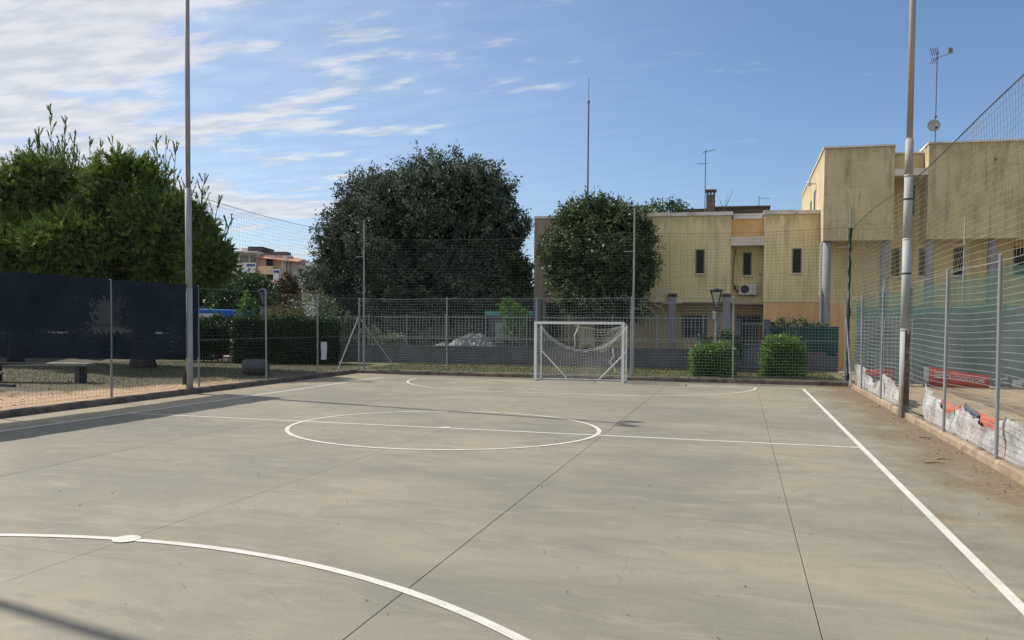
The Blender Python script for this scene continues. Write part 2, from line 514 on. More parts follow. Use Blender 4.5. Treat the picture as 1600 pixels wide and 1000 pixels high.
M['white_vinyl'] = pmat('white_vinyl', (0.60, 0.59, 0.57), (0.45, 0.45, 0.44), 4, 0.6)
M['letter'] = pmat('faded_lettering', (0.72, 0.62, 0.58), (0.62, 0.52, 0.48), 8, 0.6)
M['wall_grey'] = pmat('grey_cement_wall', (0.125, 0.127, 0.135), (0.088, 0.09, 0.098), 1.2, 0.9, bmp=0.3, bscale=20, c3=(0.09, 0.09, 0.095), s3=2)
M['rail'] = pmat('grey_railing', (0.25, 0.275, 0.29), (0.18, 0.20, 0.215), 4, 0.55, 0.2)
M['slate'] = pmat('slate_blue_paint', (0.10, 0.125, 0.155), (0.075, 0.095, 0.12), 2, 0.6)
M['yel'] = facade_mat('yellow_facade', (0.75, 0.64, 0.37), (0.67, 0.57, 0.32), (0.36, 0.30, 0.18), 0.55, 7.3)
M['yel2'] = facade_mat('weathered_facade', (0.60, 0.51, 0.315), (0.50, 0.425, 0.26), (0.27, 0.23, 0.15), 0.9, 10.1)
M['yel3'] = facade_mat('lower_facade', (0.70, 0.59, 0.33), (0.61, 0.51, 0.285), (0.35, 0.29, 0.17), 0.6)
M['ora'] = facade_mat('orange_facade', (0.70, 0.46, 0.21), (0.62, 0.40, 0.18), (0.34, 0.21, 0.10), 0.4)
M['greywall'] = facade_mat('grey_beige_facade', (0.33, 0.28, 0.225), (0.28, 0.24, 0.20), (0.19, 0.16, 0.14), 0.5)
M['coping'] = pmat('pale_coping', (0.72, 0.70, 0.67), (0.58, 0.56, 0.53), 2, 0.8, c3=(0.45, 0.34, 0.27), s3=0.8)
M['lintel'] = pmat('cast_lintel', (0.70, 0.63, 0.55), (0.58, 0.51, 0.44), 1.6, 0.8)
M['column'] = pmat('grey_blue_column', (0.27, 0.27, 0.285), (0.21, 0.21, 0.225), 2, 0.7)
M['glass'] = pmat('dark_glass', (0.012, 0.013, 0.015), (0.018, 0.019, 0.021), 2, 0.25, spec=0.18)
M['sill'] = pmat('stone_sill', (0.62, 0.57, 0.52), (0.50, 0.46, 0.42), 4, 0.8)
M['frame'] = pmat('window_frame', (0.22, 0.19, 0.15), (0.16, 0.14, 0.12), 4, 0.6)
M['dark'] = pmat('dark_metal', (0.03, 0.03, 0.033), (0.045, 0.043, 0.042), 4, 0.5)
M['white'] = pmat('white_paint', (0.72, 0.72, 0.71), (0.62, 0.62, 0.61), 3, 0.5)
M['offwhite'] = pmat('offwhite_casing', (0.52, 0.51, 0.48), (0.43, 0.42, 0.39), 4, 0.6)
M['brick'] = pmat('chimney_brick', (0.10, 0.085, 0.072), (0.15, 0.125, 0.105), 7, 0.9, c3=(0.07, 0.06, 0.052), s3=5)
M['roofdark'] = pmat('dark_roofing', (0.085, 0.08, 0.078), (0.07, 0.06, 0.055), 1.5, 0.9)
M['antenna'] = pmat('antenna_metal', (0.16, 0.17, 0.19), (0.12, 0.13, 0.14), 5, 0.45, 0.4)
M['dish'] = pmat('dish_grey', (0.42, 0.41, 0.40), (0.35, 0.34, 0.33), 3, 0.6)
M['tarp'] = pmat('grey_tarp', (0.25, 0.245, 0.25), (0.17, 0.168, 0.175), 2, 0.7)
M['teal'] = pmat('teal_paint', (0.12, 0.36, 0.37), (0.09, 0.29, 0.31), 1, 0.5)
M['blue'] = pmat('blue_car_paint', (0.03, 0.17, 0.52), (0.025, 0.14, 0.45), 1, 0.25, spec=0.6)
M['silver'] = pmat('silver_car_paint', (0.42, 0.43, 0.44), (0.38, 0.39, 0.40), 1, 0.3, 0.4)
M['whitecar'] = pmat('white_car_paint', (0.72, 0.72, 0.72), (0.66, 0.66, 0.66), 1, 0.3)
M['redcar'] = pmat('maroon_car_paint', (0.17, 0.03, 0.03), (0.14, 0.025, 0.025), 1, 0.3)
M['tyre'] = pmat('tyre_rubber', (0.02, 0.02, 0.02), (0.03, 0.03, 0.03), 9, 0.85)
M['lamp_red'] = pmat('tail_lamp', (0.4, 0.03, 0.02), (0.35, 0.02, 0.02), 3, 0.3)
M['lamp_glass'] = pmat('lantern_glass', (0.55, 0.58, 0.60), (0.48, 0.50, 0.52), 4, 0.3)
M['clear'] = cloth_mat('lantern_pane', (0.4, 0.42, 0.43), 0.72)
M['bark'] = pmat('bark', (0.075, 0.058, 0.045), (0.035, 0.028, 0.023), 3, 0.95, stretch=(1, 1, 0.25), bmp=0.8, bscale=9)
M['bark_grey'] = pmat('grey_bark', (0.13, 0.12, 0.105), (0.07, 0.065, 0.058), 4, 0.95, stretch=(1, 1, 0.3), bmp=0.6, bscale=12)
M['deadwood'] = pmat('bare_twig', (0.34, 0.31, 0.28), (0.24, 0.22, 0.20), 6, 0.9)
M['oak'] = leaf_mat('oak_leaf', (0.050, 0.072, 0.048), (0.25, 0.295, 0.225), 0.6, 0.15, 0.18, (0.075, 0.10, 0.068))
M['magn'] = leaf_mat('magnolia_leaf', (0.032, 0.058, 0.027), (0.22, 0.28, 0.13), 0.5, 0.15, 0.25, (0.065, 0.10, 0.04))
M['pine'] = leaf_mat('pine_needle', (0.060, 0.108, 0.028), (0.27, 0.335, 0.085), 0.6, 0.32, 0.15, (0.115, 0.165, 0.04))
M['hedge'] = leaf_mat('hedge_leaf', (0.025, 0.058, 0.018), (0.065, 0.125, 0.030), 0.45, 0.2, 0.4, (0.04, 0.08, 0.02))
M['boxbush'] = leaf_mat('clipped_bush_leaf', (0.055, 0.135, 0.02), (0.24, 0.40, 0.065), 0.45, 0.3, 0.4, (0.09, 0.19, 0.03))
M['lime'] = leaf_mat('fresh_green_leaf', (0.06, 0.15, 0.022), (0.13, 0.26, 0.04), 0.5, 0.35, 0.3)
M['pale'] = leaf_mat('pale_leaf', (0.10, 0.13, 0.065), (0.20, 0.23, 0.13), 0.5, 0.25, 0.3)
M['olive'] = leaf_mat('yellowish_leaf', (0.13, 0.13, 0.045), (0.23, 0.21, 0.08), 0.55, 0.25, 0.3)
M['russet'] = leaf_mat('russet_conifer', (0.055, 0.040, 0.018), (0.12, 0.085, 0.035), 0.6, 0.15, 0.2)
M['core'] = pmat('inner_branches', (0.022, 0.028, 0.014), (0.012, 0.016, 0.008), 6, 0.95)
M['litter'] = pmat('dry_leaf', (0.10, 0.06, 0.03), (0.17, 0.11, 0.06), 20, 0.9)
M['apt_cream'] = pmat('cream_render', (0.78, 0.70, 0.58), (0.70, 0.62, 0.51), 0.4, 0.9)
M['apt_pink'] = pmat('peach_render', (0.78, 0.57, 0.42), (0.70, 0.51, 0.37), 0.4, 0.9)
M['apt_white'] = pmat('white_render', (0.82, 0.81, 0.79), (0.74, 0.73, 0.71), 0.4, 0.9)
M['apt_yel'] = pmat('ochre_render', (0.76, 0.58, 0.33), (0.68, 0.51, 0.29), 0.4, 0.9)
M['tile'] = pmat('roof_tile', (0.50, 0.27, 0.17), (0.40, 0.21, 0.14), 1.5, 0.85)
M['awning'] = pmat('blue_balcony_cloth', (0.07, 0.13, 0.30), (0.05, 0.10, 0.24), 1, 0.8)
M['stone'] = pmat('bench_stone', (0.27, 0.26, 0.235), (0.19, 0.18, 0.16), 3, 0.85)
M['barrel'] = pmat('dark_cement', (0.085, 0.085, 0.09), (0.055, 0.055, 0.06), 2, 0.8)
M['paper'] = pmat('notice_sheet', (0.62, 0.64, 0.66), (0.52, 0.54, 0.56), 5, 0.6)

# ------------------------------------------------------------------ ground and court
def sheet(name, pts, z, m, kind='structure', sub=None):
    b = MB()
    b.add([(x, y, z) for x, y in pts], [tuple(range(len(pts)))])
    return b.build(name, m, kind=kind)


sheet('ground', [(-600, -500), (600, -500), (600, 900), (-600, 900)], -0.05, M['ground'])
KL = lambda y: -9.10 - (y+5)*0.0185          # inner face of the west kerb
KR = 8.93
YB, YF = -20.0, 14.46

court = thing('court', None, None, (0, 0, 0), kind='structure')
base = MB(); base.box(-9.6, YB, -0.12, 9.2, YF+0.1, -0.012)
base.build('joint_bed', M['joint'], court)
ys = [-8.66+2.93*k for k in range(-4, 8)]
yb = [YB] + [y for y in ys if YB+0.5 < y < YF-0.4] + [YF]
xb = [-9.6, -8.95, -5.95, -2.95, 0.05, 3.07, 6.0, KR+0.1]
rs = random.Random(4)
for i in range(len(xb)-1):
    gx0 = (0.0018 if xb[i] > 0 else 0.0003) if xb[i] not in (3.07, 6.0) else 0.0034
    gx1 = (0.0018 if xb[i+1] > 0 else 0.0003) if xb[i+1] not in (3.07, 6.0) else 0.0034
    for j in range(len(yb)-1):
        b = MB()
        x0, x1, y0, y1 = xb[i]+gx0, xb[i+1]-gx1, yb[j]+0.0013, yb[j+1]-0.0013
        z = -rs.random()*0.0012
        e = 0.002 if x1 > 0.2 else 0.0007
        b.add([(x0, y0, -0.011), (x1, y0, -0.011), (x1, y1, -0.011), (x0, y1, -0.011),
               (x0, y0, z-e), (x1, y0, z-e), (x1, y1, z-e), (x0, y1, z-e),
               (x0+e, y0+e, z), (x1-e, y0+e, z), (x1-e, y1-e, z), (x0+e, y1-e, z)],
              [(0, 1, 5, 4), (1, 2, 6, 5), (2, 3, 7, 6), (3, 0, 4, 7), (4, 5, 9, 8), (5, 6, 10, 9), (6, 7, 11, 10), (7, 4, 8, 11), (8, 9, 10, 11)])
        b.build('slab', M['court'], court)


def strip(name, pts, w, z, closed=False):
    b = MB(); n = len(pts); vs_ = []
    P = [Vector((x, y, 0)) for x, y in pts]
    for i in range(n):
        a = P[(i-1) % n] if (closed or i > 0) else P[i]
        c = P[(i+1) % n] if (closed or i < n-1) else P[i]
        d = (c-a).normalized(); nn = Vector((-d.y, d.x, 0))
        vs_ += [P[i]+nn*w/2+Vector((0, 0, z)), P[i]-nn*w/2+Vector((0, 0, z))]
    fs = []
    for i in range(n if closed else n-1):
        j = (i+1) % n
        fs.append((2*i, 2*i+1, 2*j+1, 2*j))
    b.add(vs_, fs)
    return b.build(name, M['paint'], court)


W_, L_, RA = 7.433, 12.62, 4.47
CR = 2.83
strip('touchline', [(-W_, YB+0.2), (-W_, L_+0.04)], 0.11, 0.003)
strip('touchline', [(W_, YB+0.2), (W_, L_+0.04)], 0.085, 0.003)
strip('goal_line', [(-W_+0.05, L_), (W_-0.05, L_)], 0.08, 0.003)
strip('halfway_line', [(-W_+0.045, 0.03), (W_-0.045, 0.03)], 0.08, 0.003)
strip('centre_circle', [(-0.06+3.02*math.cos(a*math.pi/60), 0.13+2.72*math.sin(a*math.pi/60)) for a in range(120)], 0.08, 0.0055, True)
def disc(name, x, y, r, z):
    b = MB(); b.add([(x+r*math.cos(k*math.pi/14), y+r*math.sin(k*math.pi/14), z) for k in range(28)], [tuple(range(28))])
    b.build(name, M['paint'], court)
disc('centre_mark', 0.0, 0.03, 0.12, 0.0085)
def arc(s):
    c = []
    for k in range(31):
        a = math.pi/2*k/30
        c.append((-1.5-RA*math.cos(a), s*(L_-RA*math.sin(a))))
    for k in range(31):
        a = math.pi/2*k/30
        c.append((1.5+RA*math.sin(a), s*(L_-RA*math.cos(a))))
    return c
strip('penalty_arc', arc(1), 0.08, 0.0055)
strip('penalty_arc', [(0.6+6.1*math.sin(rad(a)), -14.24+6.1*math.cos(rad(a))) for a in range(-70, 71, 2)], 0.085, 0.0055)
disc('penalty_mark', 0.05, -8.16, 0.122, 0.0085)

# yards outside the kerb
LZ = 0.13
west = MB(); west.add([(-60, -40, LZ), (KL(-40)-0.14, -40, LZ), (KL(5.5)-0.14, 5.5, LZ), (-60, 5.5, LZ)], [(0, 1, 2, 3)])
def yard_mat():
    m, nt, b, L = new_mat('west_yard_soil')
    b.inputs['Roughness'].default_value = 0.95
    g = N(nt, 'ShaderNodeNewGeometry'); sp = N(nt, 'ShaderNodeSeparateXYZ'); L(g.outputs['Position'], sp.inputs[0])
    sand = ramp(nt, noise(nt, 7, 6, 0.7), (0.50, 0.34, 0.20), (0.36, 0.25, 0.15))
    grass = ramp(nt, noise(nt, 5, 6, 0.7), (0.055, 0.060, 0.028), (0.105, 0.090, 0.055))
    e = mathn(nt, 'ADD', sp.outputs[0], mathn(nt, 'MULTIPLY', sp.outputs[1], -0.42))
    e = mathn(nt, 'MULTIPLY', mathn(nt, 'ADD', e, 13.6), 0.5)
    e = mathn(nt, 'ADD', e, mathn(nt, 'MULTIPLY', mathn(nt, 'SUBTRACT', noise(nt, 0.8, 6, 0.7), 0.5), 3.0))
    L(mixc(nt, ss(nt, e, -0.2, 0.8), grass, sand), b.inputs['Base Color'])
    bump(nt, b, noise(nt, 14, 5, 0.7), 0.7, 0.04)
    return m
M['yard'] = yard_mat()
west.build('sand_and_grass_yard', M['yard'], kind='structure')
lw = MB(); lw.add([(-60, 5.5, LZ), (KL(5.5)-0.14, 5.5, LZ), (KL(14.4)-0.14, 14.4, LZ), (KL(14.4)-0.14, 17.0, LZ), (-13, 20.3, LZ), (-24, 20.3, LZ), (-60, 14, LZ)], [(0, 1, 2, 3, 4, 5, 6)])
lw.build('lawn', M['yard'], kind='structure')
sheet('grass_strip', [(-9.7, 14.66), (9.0, 14.66), (9.4, 21.1), (-13, 20.3)], LZ+0.004, M['grass'])
sheet('sand_court', [(9.1, -30), (40, -30), (40, 22.5), (9.41, 22.5)], 0.075, M['sandyard'])
sheet('pavement', [(-90, 20.3), (-13.2, 20.31), (9.4, 21.2), (40, 22.6), (40, 60), (-90, 60)], 0.02, M['pave'])
sheet('road', [(-200, 26), (-30, 40), (-30, 60.2), (-200, 60.2)], 0.03, M['asphalt'])

# kerbs, stone by stone
def kerb(name, a, b, w, h, mat, stone=1.0, seed=1, side=1):
    a, b = Vector((*a, 0)), Vector((*b, 0))
    k = thing(name, None, None, tuple(a), kind='structure')
    d = (b-a).normalized(); nrm = Vector((d.y, -d.x, 0))*side
    n = math.ceil((b-a).length/stone)
    r = random.Random(seed)
    variants = []
    for q in range(3):
        mb = MB()
        c = 0.022 + 0.008*q
        L0 = stone-0.014
        prof = [(0, -0.1), (w, -0.1), (w, h-0.005), (w-0.02, h), (c, h), (0, h-c)]
        rr = random.Random(q+seed)
        vs_, fs = [], []
        segs = 5
        for s in range(segs+1):
            for (x, z) in prof:
                jx, jz = rr.uniform(-0.007, 0.007), rr.uniform(-0.006, 0.006)
                vs_.append((x+jx, L0*s/segs, z+jz))
        m_ = len(prof)
        for s in range(segs):
            for e in range(m_):
                e2 = (e+1) % m_
                fs.append((s*m_+e, s*m_+e2, (s+1)*m_+e2, (s+1)*m_+e))
        fs += [tuple(range(m_-1, -1, -1)), tuple(segs*m_+e for e in range(m_))]
        mb.add(vs_, fs)
        variants.append(mb.mesh('kerbstone', mat))
    yawz = math.atan2(d.y, d.x) - math.pi/2
    for i in range(n):
        p = a + d*(i*stone) + Vector((0, 0, r.uniform(-0.008, 0.006))) + nrm*r.uniform(-0.005, 0.005)
        me = variants[r.randrange(3)]
        # local +x runs away from the court
        rotz = yawz
        o = link('kerbstone', me, k, p, (0, 0, rotz + r.uniform(-0.004, 0.004)), (1 if nrm.dot(Vector((math.cos(rotz), math.sin(rotz), 0))) > 0 else -1, 1, 1))
    return k
kerb('kerb', (KR, -20), (KR+0.06, 14.5), 0.17, 0.135, M['kerb_sand'], 1.15, 3, 1)
kerb('kerb', (KL(-20), -20), (KL(14.6), 14.6), 0.16, 0.155, M['kerb_dark'], 1.2, 5, -1)
kerb('kerb', (KL(14.5), 14.47), (9.1, 14.47), 0.16, 0.15, M['kerb_dark'], 1.2, 7, -1)

# ------------------------------------------------------------------ fences and nets
FX, FR, FB = -9.5, 9.02, 14.7
FH = 3.03
post_mb = MB(); post_mb.tube([(0, 0, -0.1), (0, 0, FH)], 0.027, 10); post_mb.lathe([(0.03, FH), (0.03, FH+0.02), (0.012, FH+0.035)], n=10)
POST = post_mb.mesh('post', M['galv'], False)


def grid_mesh(fn, us, vs_, r, m, name, parent=None, useg=1, vseg=1, rv=None, **kw):
    """net: cords along u at each v, and along v at each u; fn(u, v) -> point"""
    b = MB()
    for v in vs_:
        b.tube([fn(u, v) for u in us[::useg]] + ([fn(us[-1], v)] if (len(us)-1) % useg else []), r, 3, False)
    for u in us:
        k = max(1, vseg)
        vv = [vs_[0] + (vs_[-1]-vs_[0])*q/k for q in range(k+1)]
        b.tube([fn(u, v) for v in vv], rv or r, 3, False)
    return b.build(name, m, parent, **kw)


def frange(a, b, s):
    n = max(1, int(round((b-a)/s)))
    return [a+(b-a)*i/n for i in range(n+1)]


def jit(seed, amp):
    rg = random.Random(seed)
    t = [rg.uniform(-1, 1) for _ in range(400)]
    def f(x):
        i = int(math.floor(x)) % 399; q = x-math.floor(x)
        return amp*(t[i]*(1-q)+t[i+1]*q)
    return f


# west fence
wf = thing('wire_fence', 'grey wire mesh fence along the left side carrying the dark screen', 'fence', (FX, 0, 0), 'wire fences around the court')
WPY = [-14.5, -11.3, -8.1, -4.85, -1.6, 1.70, 4.95, 8.28, 11.5]
for y in WPY:
    link('post', POST, wf, (FX, y, 0))
jx = jit(3, 0.02)
grid_mesh(lambda u, v: (FX-0.035+jx(u*1.3+v*5), u+0.012*math.sin(v*9), v+0.015*math.sin(u*2.1)), frange(-14.5, 14.6, 0.105), frange(0.16, FH-0.02, 0.105), 0.0021, M['wire_dark'], 'wire_mesh', wf, 4, 4, kind='stuff')
b = MB()
for z in (0.2, 1.5, FH-0.03):
    b.tube([(FX, y, z+0.01*math.sin(y)) for y in frange(-14.5, 14.7, 1.0)], 0.004, 5)
b.build('tension_wire', M['wire'], wf)

# back fence (braced corner posts)
bf = thing('wire_fence', 'grey wire mesh fence across the far end behind the white goal', 'fence', (0, FB, 0), 'wire fences around the court')
for x in (FX+0.02, -5.63, -2.0, 1.60, 5.22, 8.91):
    link('post', POST, bf, (x, FB, 0))
jb = jit(9, 0.015)
grid_mesh(lambda u, v: (u+0.010*math.sin(v*8), FB-0.03+jb(u*1.7+v*4), v+0.012*math.sin(u*1.9)), frange(FX, 8.98, 0.105), frange(0.16, FH-0.02, 0.105), 0.0027, M['wire'], 'wire_mesh', bf, 4, 4, kind='stuff')
b = MB()
for z in (0.2, 1.5, FH-0.03):
    b.tube([(x, FB, z+0.01*math.sin(x)) for x in frange(FX, 8.95, 1.0)], 0.004, 5)
b.build('tension_wire', M['wire'], bf)
for pts in ([(FX+0.02, FB-0.03, 2.25), (FX-0.0, FB-1.75, 0.12)], [(FX+0.05, FB-0.02, 2.25), (-7.75, FB-0.02, 0.12)], [(8.9, FB-0.03, 2.3), (8.93, FB-1.4, 0.12)]):
    MB().tube(pts, 0.026, 8).build('brace', M['galv'], bf)

# east fence with green shade strip
ef = thing('wire_fence', 'wire mesh fence along the right side with a green strip along its top', 'fence', (FR, 0, 0), 'wire fences around the court')
for y in (-13.8, -10.7, -7.6, -4.45, -1.33, 1.70, 8.35, 11.75):
    link('post', POST, ef, (FR, y, 0))
je = jit(15, 0.02)
grid_mesh(lambda u, v: (FR+0.03+je(u*1.1+v*6), u+0.012*math.sin(v*7), v+0.03*math.sin(u*0.9+v*2)*min(1, v)), frange(-13.8, FB, 0.105), frange(0.16, FH-0.02, 0.105), 0.0030, M['wire'], 'wire_mesh', ef, 3, 4, rv=0.0007, kind='stuff')
b = MB()
for z in (0.2, FH-0.05):
    b.tube([(FR, y, z+0.015*math.sin(y*1.3)) for y in frange(-13.8, FB, 0.7)], 0.005, 5)
b.build('tension_wire', M['wire'], ef)
b = MB()
yy = frange(-13.7, FB-0.05, 0.28)
rows = 5
for i, y in enumerate(yy):
    s = abs(((y-1.7) / 3.1) % 1 - 0.5)*2
    top = FH-0.10 - 0.10*(1-s**2) + 0.02*math.sin(y*7)
    bot = 2.26 + 0.05*math.sin(y*2.2)+0.02*math.sin(y*9)
    for k in range(rows):
        t = k/(rows-1)
        b.v.append((FR+0.06+0.02*math.sin(y*5+t*3), y, bot+(top-bot)*t))
for i in range(len(yy)-1):
    for k in range(rows-1):
        b.f.append((i*rows+k, (i+1)*rows+k, (i+1)*rows+k+1, i*rows+k+1))
b.build('shade_strip', M['green_cloth'], ef, True)

# dark screen on the west fence
b = MB()
yy = frange(-14.4, 4.93, 0.2)
rows = 12
rg = random.Random(8)
for y in yy:
    s = abs(((y-1.7)/3.25) % 1-0.5)*2
    top = 3.06 + 0.02*math.sin(y*6.0)+0.012*math.sin(y*17)
    bot = 1.06 + 0.05*math.sin(y*0.9+1)+0.03*math.sin(y*3.7)+rg.uniform(-0.012, 0.012)
    for k in range(rows):
        t = k/(rows-1)
        b.v.append((FX+0.012+0.008*math.sin(y*2.0+t*2.2)*math.sin(t*3.1)+0.004*math.sin(y*7+t*5), y, bot+(top-bot)*t))
for i in range(len(yy)-1):
    for k in range(rows-1):
        b.f.append((i*rows+k, (i+1)*rows+k, (i+1)*rows+k+1, i*rows+k+1))
b.build('shade_screen', M['screen'], None, True, label='black shade screen tied to the left wire fence, open gap under its hem', cat='windscreen')

# tall net poles at the far end
def net_pole(x, y, top, label, wrap=False):
    t = thing('net_pole', label, 'pole', (x, y, 0), 'net poles around the court')
    MB().tube([(x, y, 0), (x, y, 3.2), (x, y, top)], [0.045, 0.04, 0.03], 10).build('shaft', M['galv'], t)
    MB().tube([(x-0.38, y, 4.72), (x+0.02, y, 4.74)], 0.014, 6).build('bracket', M['galv'], t)
    if wrap:
        b = MB(); pts, rr = [], []
        rg = random.Random(2)
        for k in range(36):
            z = 0.2+k*0.148
            pts.append((x+0.012*math.sin(k*1.7), y-0.02+0.012*math.cos(k*1.3), z)); rr.append(0.042+rg.uniform(-0.016, 0.020) + (0.05 if k == 35 else 0))
        b.tube(pts, rr, 7)
        b.build('gathered_net', M['green_net'], t, True)
    return t
net_pole(-9.3, FB+0.1, 6.22, 'thin grey net pole at the far left corner, in front of the big round tree')
net_pole(1.66, FB+0.1, 6.3, 'thin grey net pole rising just right of the white goal')
net_pole(8.99, FB+0.1, 6.04, 'net pole at the far right corner wrapped in bunched dark green netting', True)

# ball nets (cords hang from a top rope)
def ball_net(label, fn, us, zs, topfn, r, m, rr=0.012):
    t = thing('ball_net', label, 'net', tuple(fn(us[0], 3.0)), 'ball nets above the fences')
    grid_mesh(fn, us, zs, r, m, 'net_cords', t, 1, 5, kind='stuff')
    MB().tube([topfn(u) for u in us], rr, 5).build('top_rope', M['rope'], t)
    return t
NV = frange(0, 1, 0.048)
# west
wt = lambda u: 5.62-0.15*math.sin((u-4.6)/10.1*math.pi) if u > 4.6 else 5.62-0.2*abs(math.sin((u-4.6)/12*math.pi))
jn = jit(21, 0.03)
ball_net('thin ball net above the left fence, in front of the pine', lambda u, v: (FX+0.02+jn(u*2+v*7)+0.06*math.sin(v*3.1), u+jn(v*40+u), FH-0.05+(wt(u)-FH+0.05)*v), frange(-9, FB, 0.13), NV, lambda u: (FX+0.02, u, wt(u)), 0.0021, M['cord'], 0.007)
# far end
bt = lambda u: (5.42-0.12*math.sin(max(0, min(1, (u+9.3)/10.96))*math.pi)) if u < 1.66 else 5.40-0.10*math.sin((u-1.66)/7.33*math.pi)
jm = jit(33, 0.03)
ball_net('thin ball net above the far end fence, in front of the dark trees', lambda u, v: (u+jm(v*40+u), FB+0.04+jm(u*2+v*7)+0.05*math.sin(v*3), FH-0.05+(bt(u)-FH+0.05)*v), frange(-9.3, 8.95, 0.13), NV, lambda u: (u, FB+0.04, bt(u)), 0.0026, M['cord'], 0.006)
# east (gathered towards the far corner)
et = lambda u: 5.32-0.16*math.sin((u-1.0)/13.7*math.pi*2)*0.5
jq = jit(41, 0.03)
ball_net('tan ball net above the right fence under a dark sagging rope', lambda u, v: (FR+0.02+jq(u*2+v*7)+0.05*math.sin(v*3), u+jq(v*40+u), FH-0.05+(et(u)-FH+0.05)*v+0.05*math.sin(u*1.1)*v*(1-v)), frange(-9, FB, 0.13), NV, lambda u: (FR+0.02, u, et(u)), 0.0031, M['cord_tan'], 0.010)

# ------------------------------------------------------------------ floodlight poles
def flood_pole(x, y, H, label, secs, mats, heading):
    t = thing('floodlight_pole', label, 'floodlight pole', (x, y, 0), 'tall floodlight poles')
    for i in range(len(secs)-1):
        z0, r0 = secs[i]; z1, r1 = secs[i+1]
        b = MB(); b.tube([(x, y, z0), (x, y, z1)], [r0, r0*0.98], 14)
        if i: b.lathe([(r0+0.002, z0-0.03), (r0+0.008, z0), (r0+0.003, z0+0.03)], (x, y, 0), 14)
        b.build('pole_section', mats[i], t, True)
    b = MB(); b.tube([(x-0.4*math.sin(heading), y-0.4*math.cos(heading), H-0.1), (x+0.4*math.sin(heading), y+0.4*math.cos(heading), H-0.1)], 0.035, 8)
    b.build('crossarm', M['pole_l'], t)
    for s in (-0.32, 0.32):
        cx, cy = x+s*math.sin(heading), y+s*math.cos(heading)
        b = MB(); b.box(cx-0.10, cy-0.14, H-0.05, cx+0.10, cy+0.14, H+0.20)
        f = b.build('floodlight', M['dark'], t)
    return t
flood_pole(FX+0.02, 4.52, 12.1, 'tall slim grey floodlight pole standing at the left fence', [(0, 0.098), (2.95, 0.092), (5.75, 0.066), (12.1, 0.05)], [M['pole_low'], M['pole_low'], M['pole_l']], 0.0)
p = flood_pole(8.97, 5.08, 12.0, 'tall pale floodlight pole with a dark rusty foot at the right kerb', [(0, 0.102), (1.95, 0.098), (3.95, 0.092), (5.35, 0.088), (6.15, 0.066), (12.0, 0.052)], [M['pole_low'], M['pole_low'], M['pole_low'], M['pole_tan'], M['pole_tan']], 0.0)
b = MB(); b.tube([(8.97, 5.08, 3.18), (8.97, 5.08, 3.22)], 0.099, 14); b.build('strap', M['dark'], p)
b = MB(); b.tube([(8.97, 5.08, 4.82), (8.97, 5.08, 4.86)], 0.095, 14); b.build('strap', M['dark'], p)
# rust patch plate on the south-east of the foot, and a conduit beside it
b = MB()
vs_, n = [], 9
for i, z in enumerate([0.02, 0.5, 1.0, 1.6, 1.9]):
    for k in range(n):
        a = rad(-100 + 135*k/(n-1))
        rr = 0.108
        vs_.append((8.97+rr*math.cos(a), 5.08+rr*math.sin(a), z + (0.08*math.sin(k*2.1) if i == 4 else 0)))
b.add(vs_, [(i*n+k, i*n+k+1, (i+1)*n+k+1, (i+1)*n+k) for i in range(4) for k in range(n-1)])
b.build('rust_sleeve', M['rust'], p)
b = MB(); b.tube([(8.90, 4.93, 0.0), (8.90, 4.93, 0.72)], 0.028, 8); b.build('conduit', M['kerb_sand'], p)
flood_pole(FX+0.02, -7.75, 12.1, 'tall floodlight pole on the left outside the picture, seen only by its shadow', [(0, 0.098), (2.95, 0.092), (5.75, 0.066), (12.1, 0.05)], [M['pole_low'], M['pole_low'], M['pole_l']], 0.0)

# small feeder box on the left pole
b = MB(); b.box(FX-0.10, 4.38, 0.25, FX-0.02, 4.46, 0.62); b.build('junction_box', M['dark'], None, label='small dark box at the foot of the left floodlight pole', cat='junction box')

# ------------------------------------------------------------------ goal
GX0, GX1, GY, GB, GH = -1.60, 1.545, 13.05, 13.9, 2.04
goal = thing('goal', 'white futsal goal with a sagging torn net', 'goal', ((GX0+GX1)/2, GY, 0))
s = 0.045
b = MB(); b.box(GX0-s, GY-s, 0, GX0+s, GY+s, GH); b.build('goalpost', M['goal'], goal)
b = MB(); b.box(GX1-s, GY-s, 0, GX1+s, GY+s, GH); b.build('goalpost', M['goal'], goal)
b = MB(); b.box(GX0-s, GY-s, GH+0.001, GX1+s, GY+s, GH+0.09); b.build('crossbar', M['goal'], goal)
for gx in (GX0, GX1):
    MB().tube([(gx, GB, 0.02), (gx, GB, GH-0.05)], 0.026, 8).build('rear_upright', M['goal'], goal)
    MB().tube([(gx, GY+0.05, 0.03), (gx, GB, 0.03)], 0.024, 8).build('ground_bar', M['goal'], goal)
    MB().tube([(gx, GY+0.04, GH+0.03), (gx, GY+0.4, GH+0.02), (gx, GB-0.06, GH-0.01), (gx, GB, GH-0.08)], 0.022, 8).build('top_stay', M['goal'], goal)
MB().tube([(GX0, GB, 0.03), (GX1, GB, 0.03)], 0.026, 8).build('ground_bar', M['goal'], goal)
MB().tube([(GX0, GB, 1.07), (GX0+0.98, GB, 0.05)], 0.022, 8).build('diagonal_brace', M['goal'], goal)
MB().tube([(GX1, GB, 1.07), (GX1-0.98, GB, 0.05)], 0.022, 8).build('diagonal_brace', M['goal'], goal)
def gtop(x):
    t = (x-GX0)/(GX1-GX0)
    k = 4*t*(1-t)
    return 1.92 - 0.86*k**0.85
jg = jit(55, 0.05)
def gback(u, v):
    x = GX0+(GX1-GX0)*u
    zt = gtop(x)
    return (x+jg(v*9+u*13)*0.7, GB-0.02+0.06*math.sin(u*6)*v+jg(u*15+v*5), 0.05+(zt-0.05)*v)
net = thing('goal_net', 'torn white net drooping inside the goal frame', 'net', (0, GB, 0))
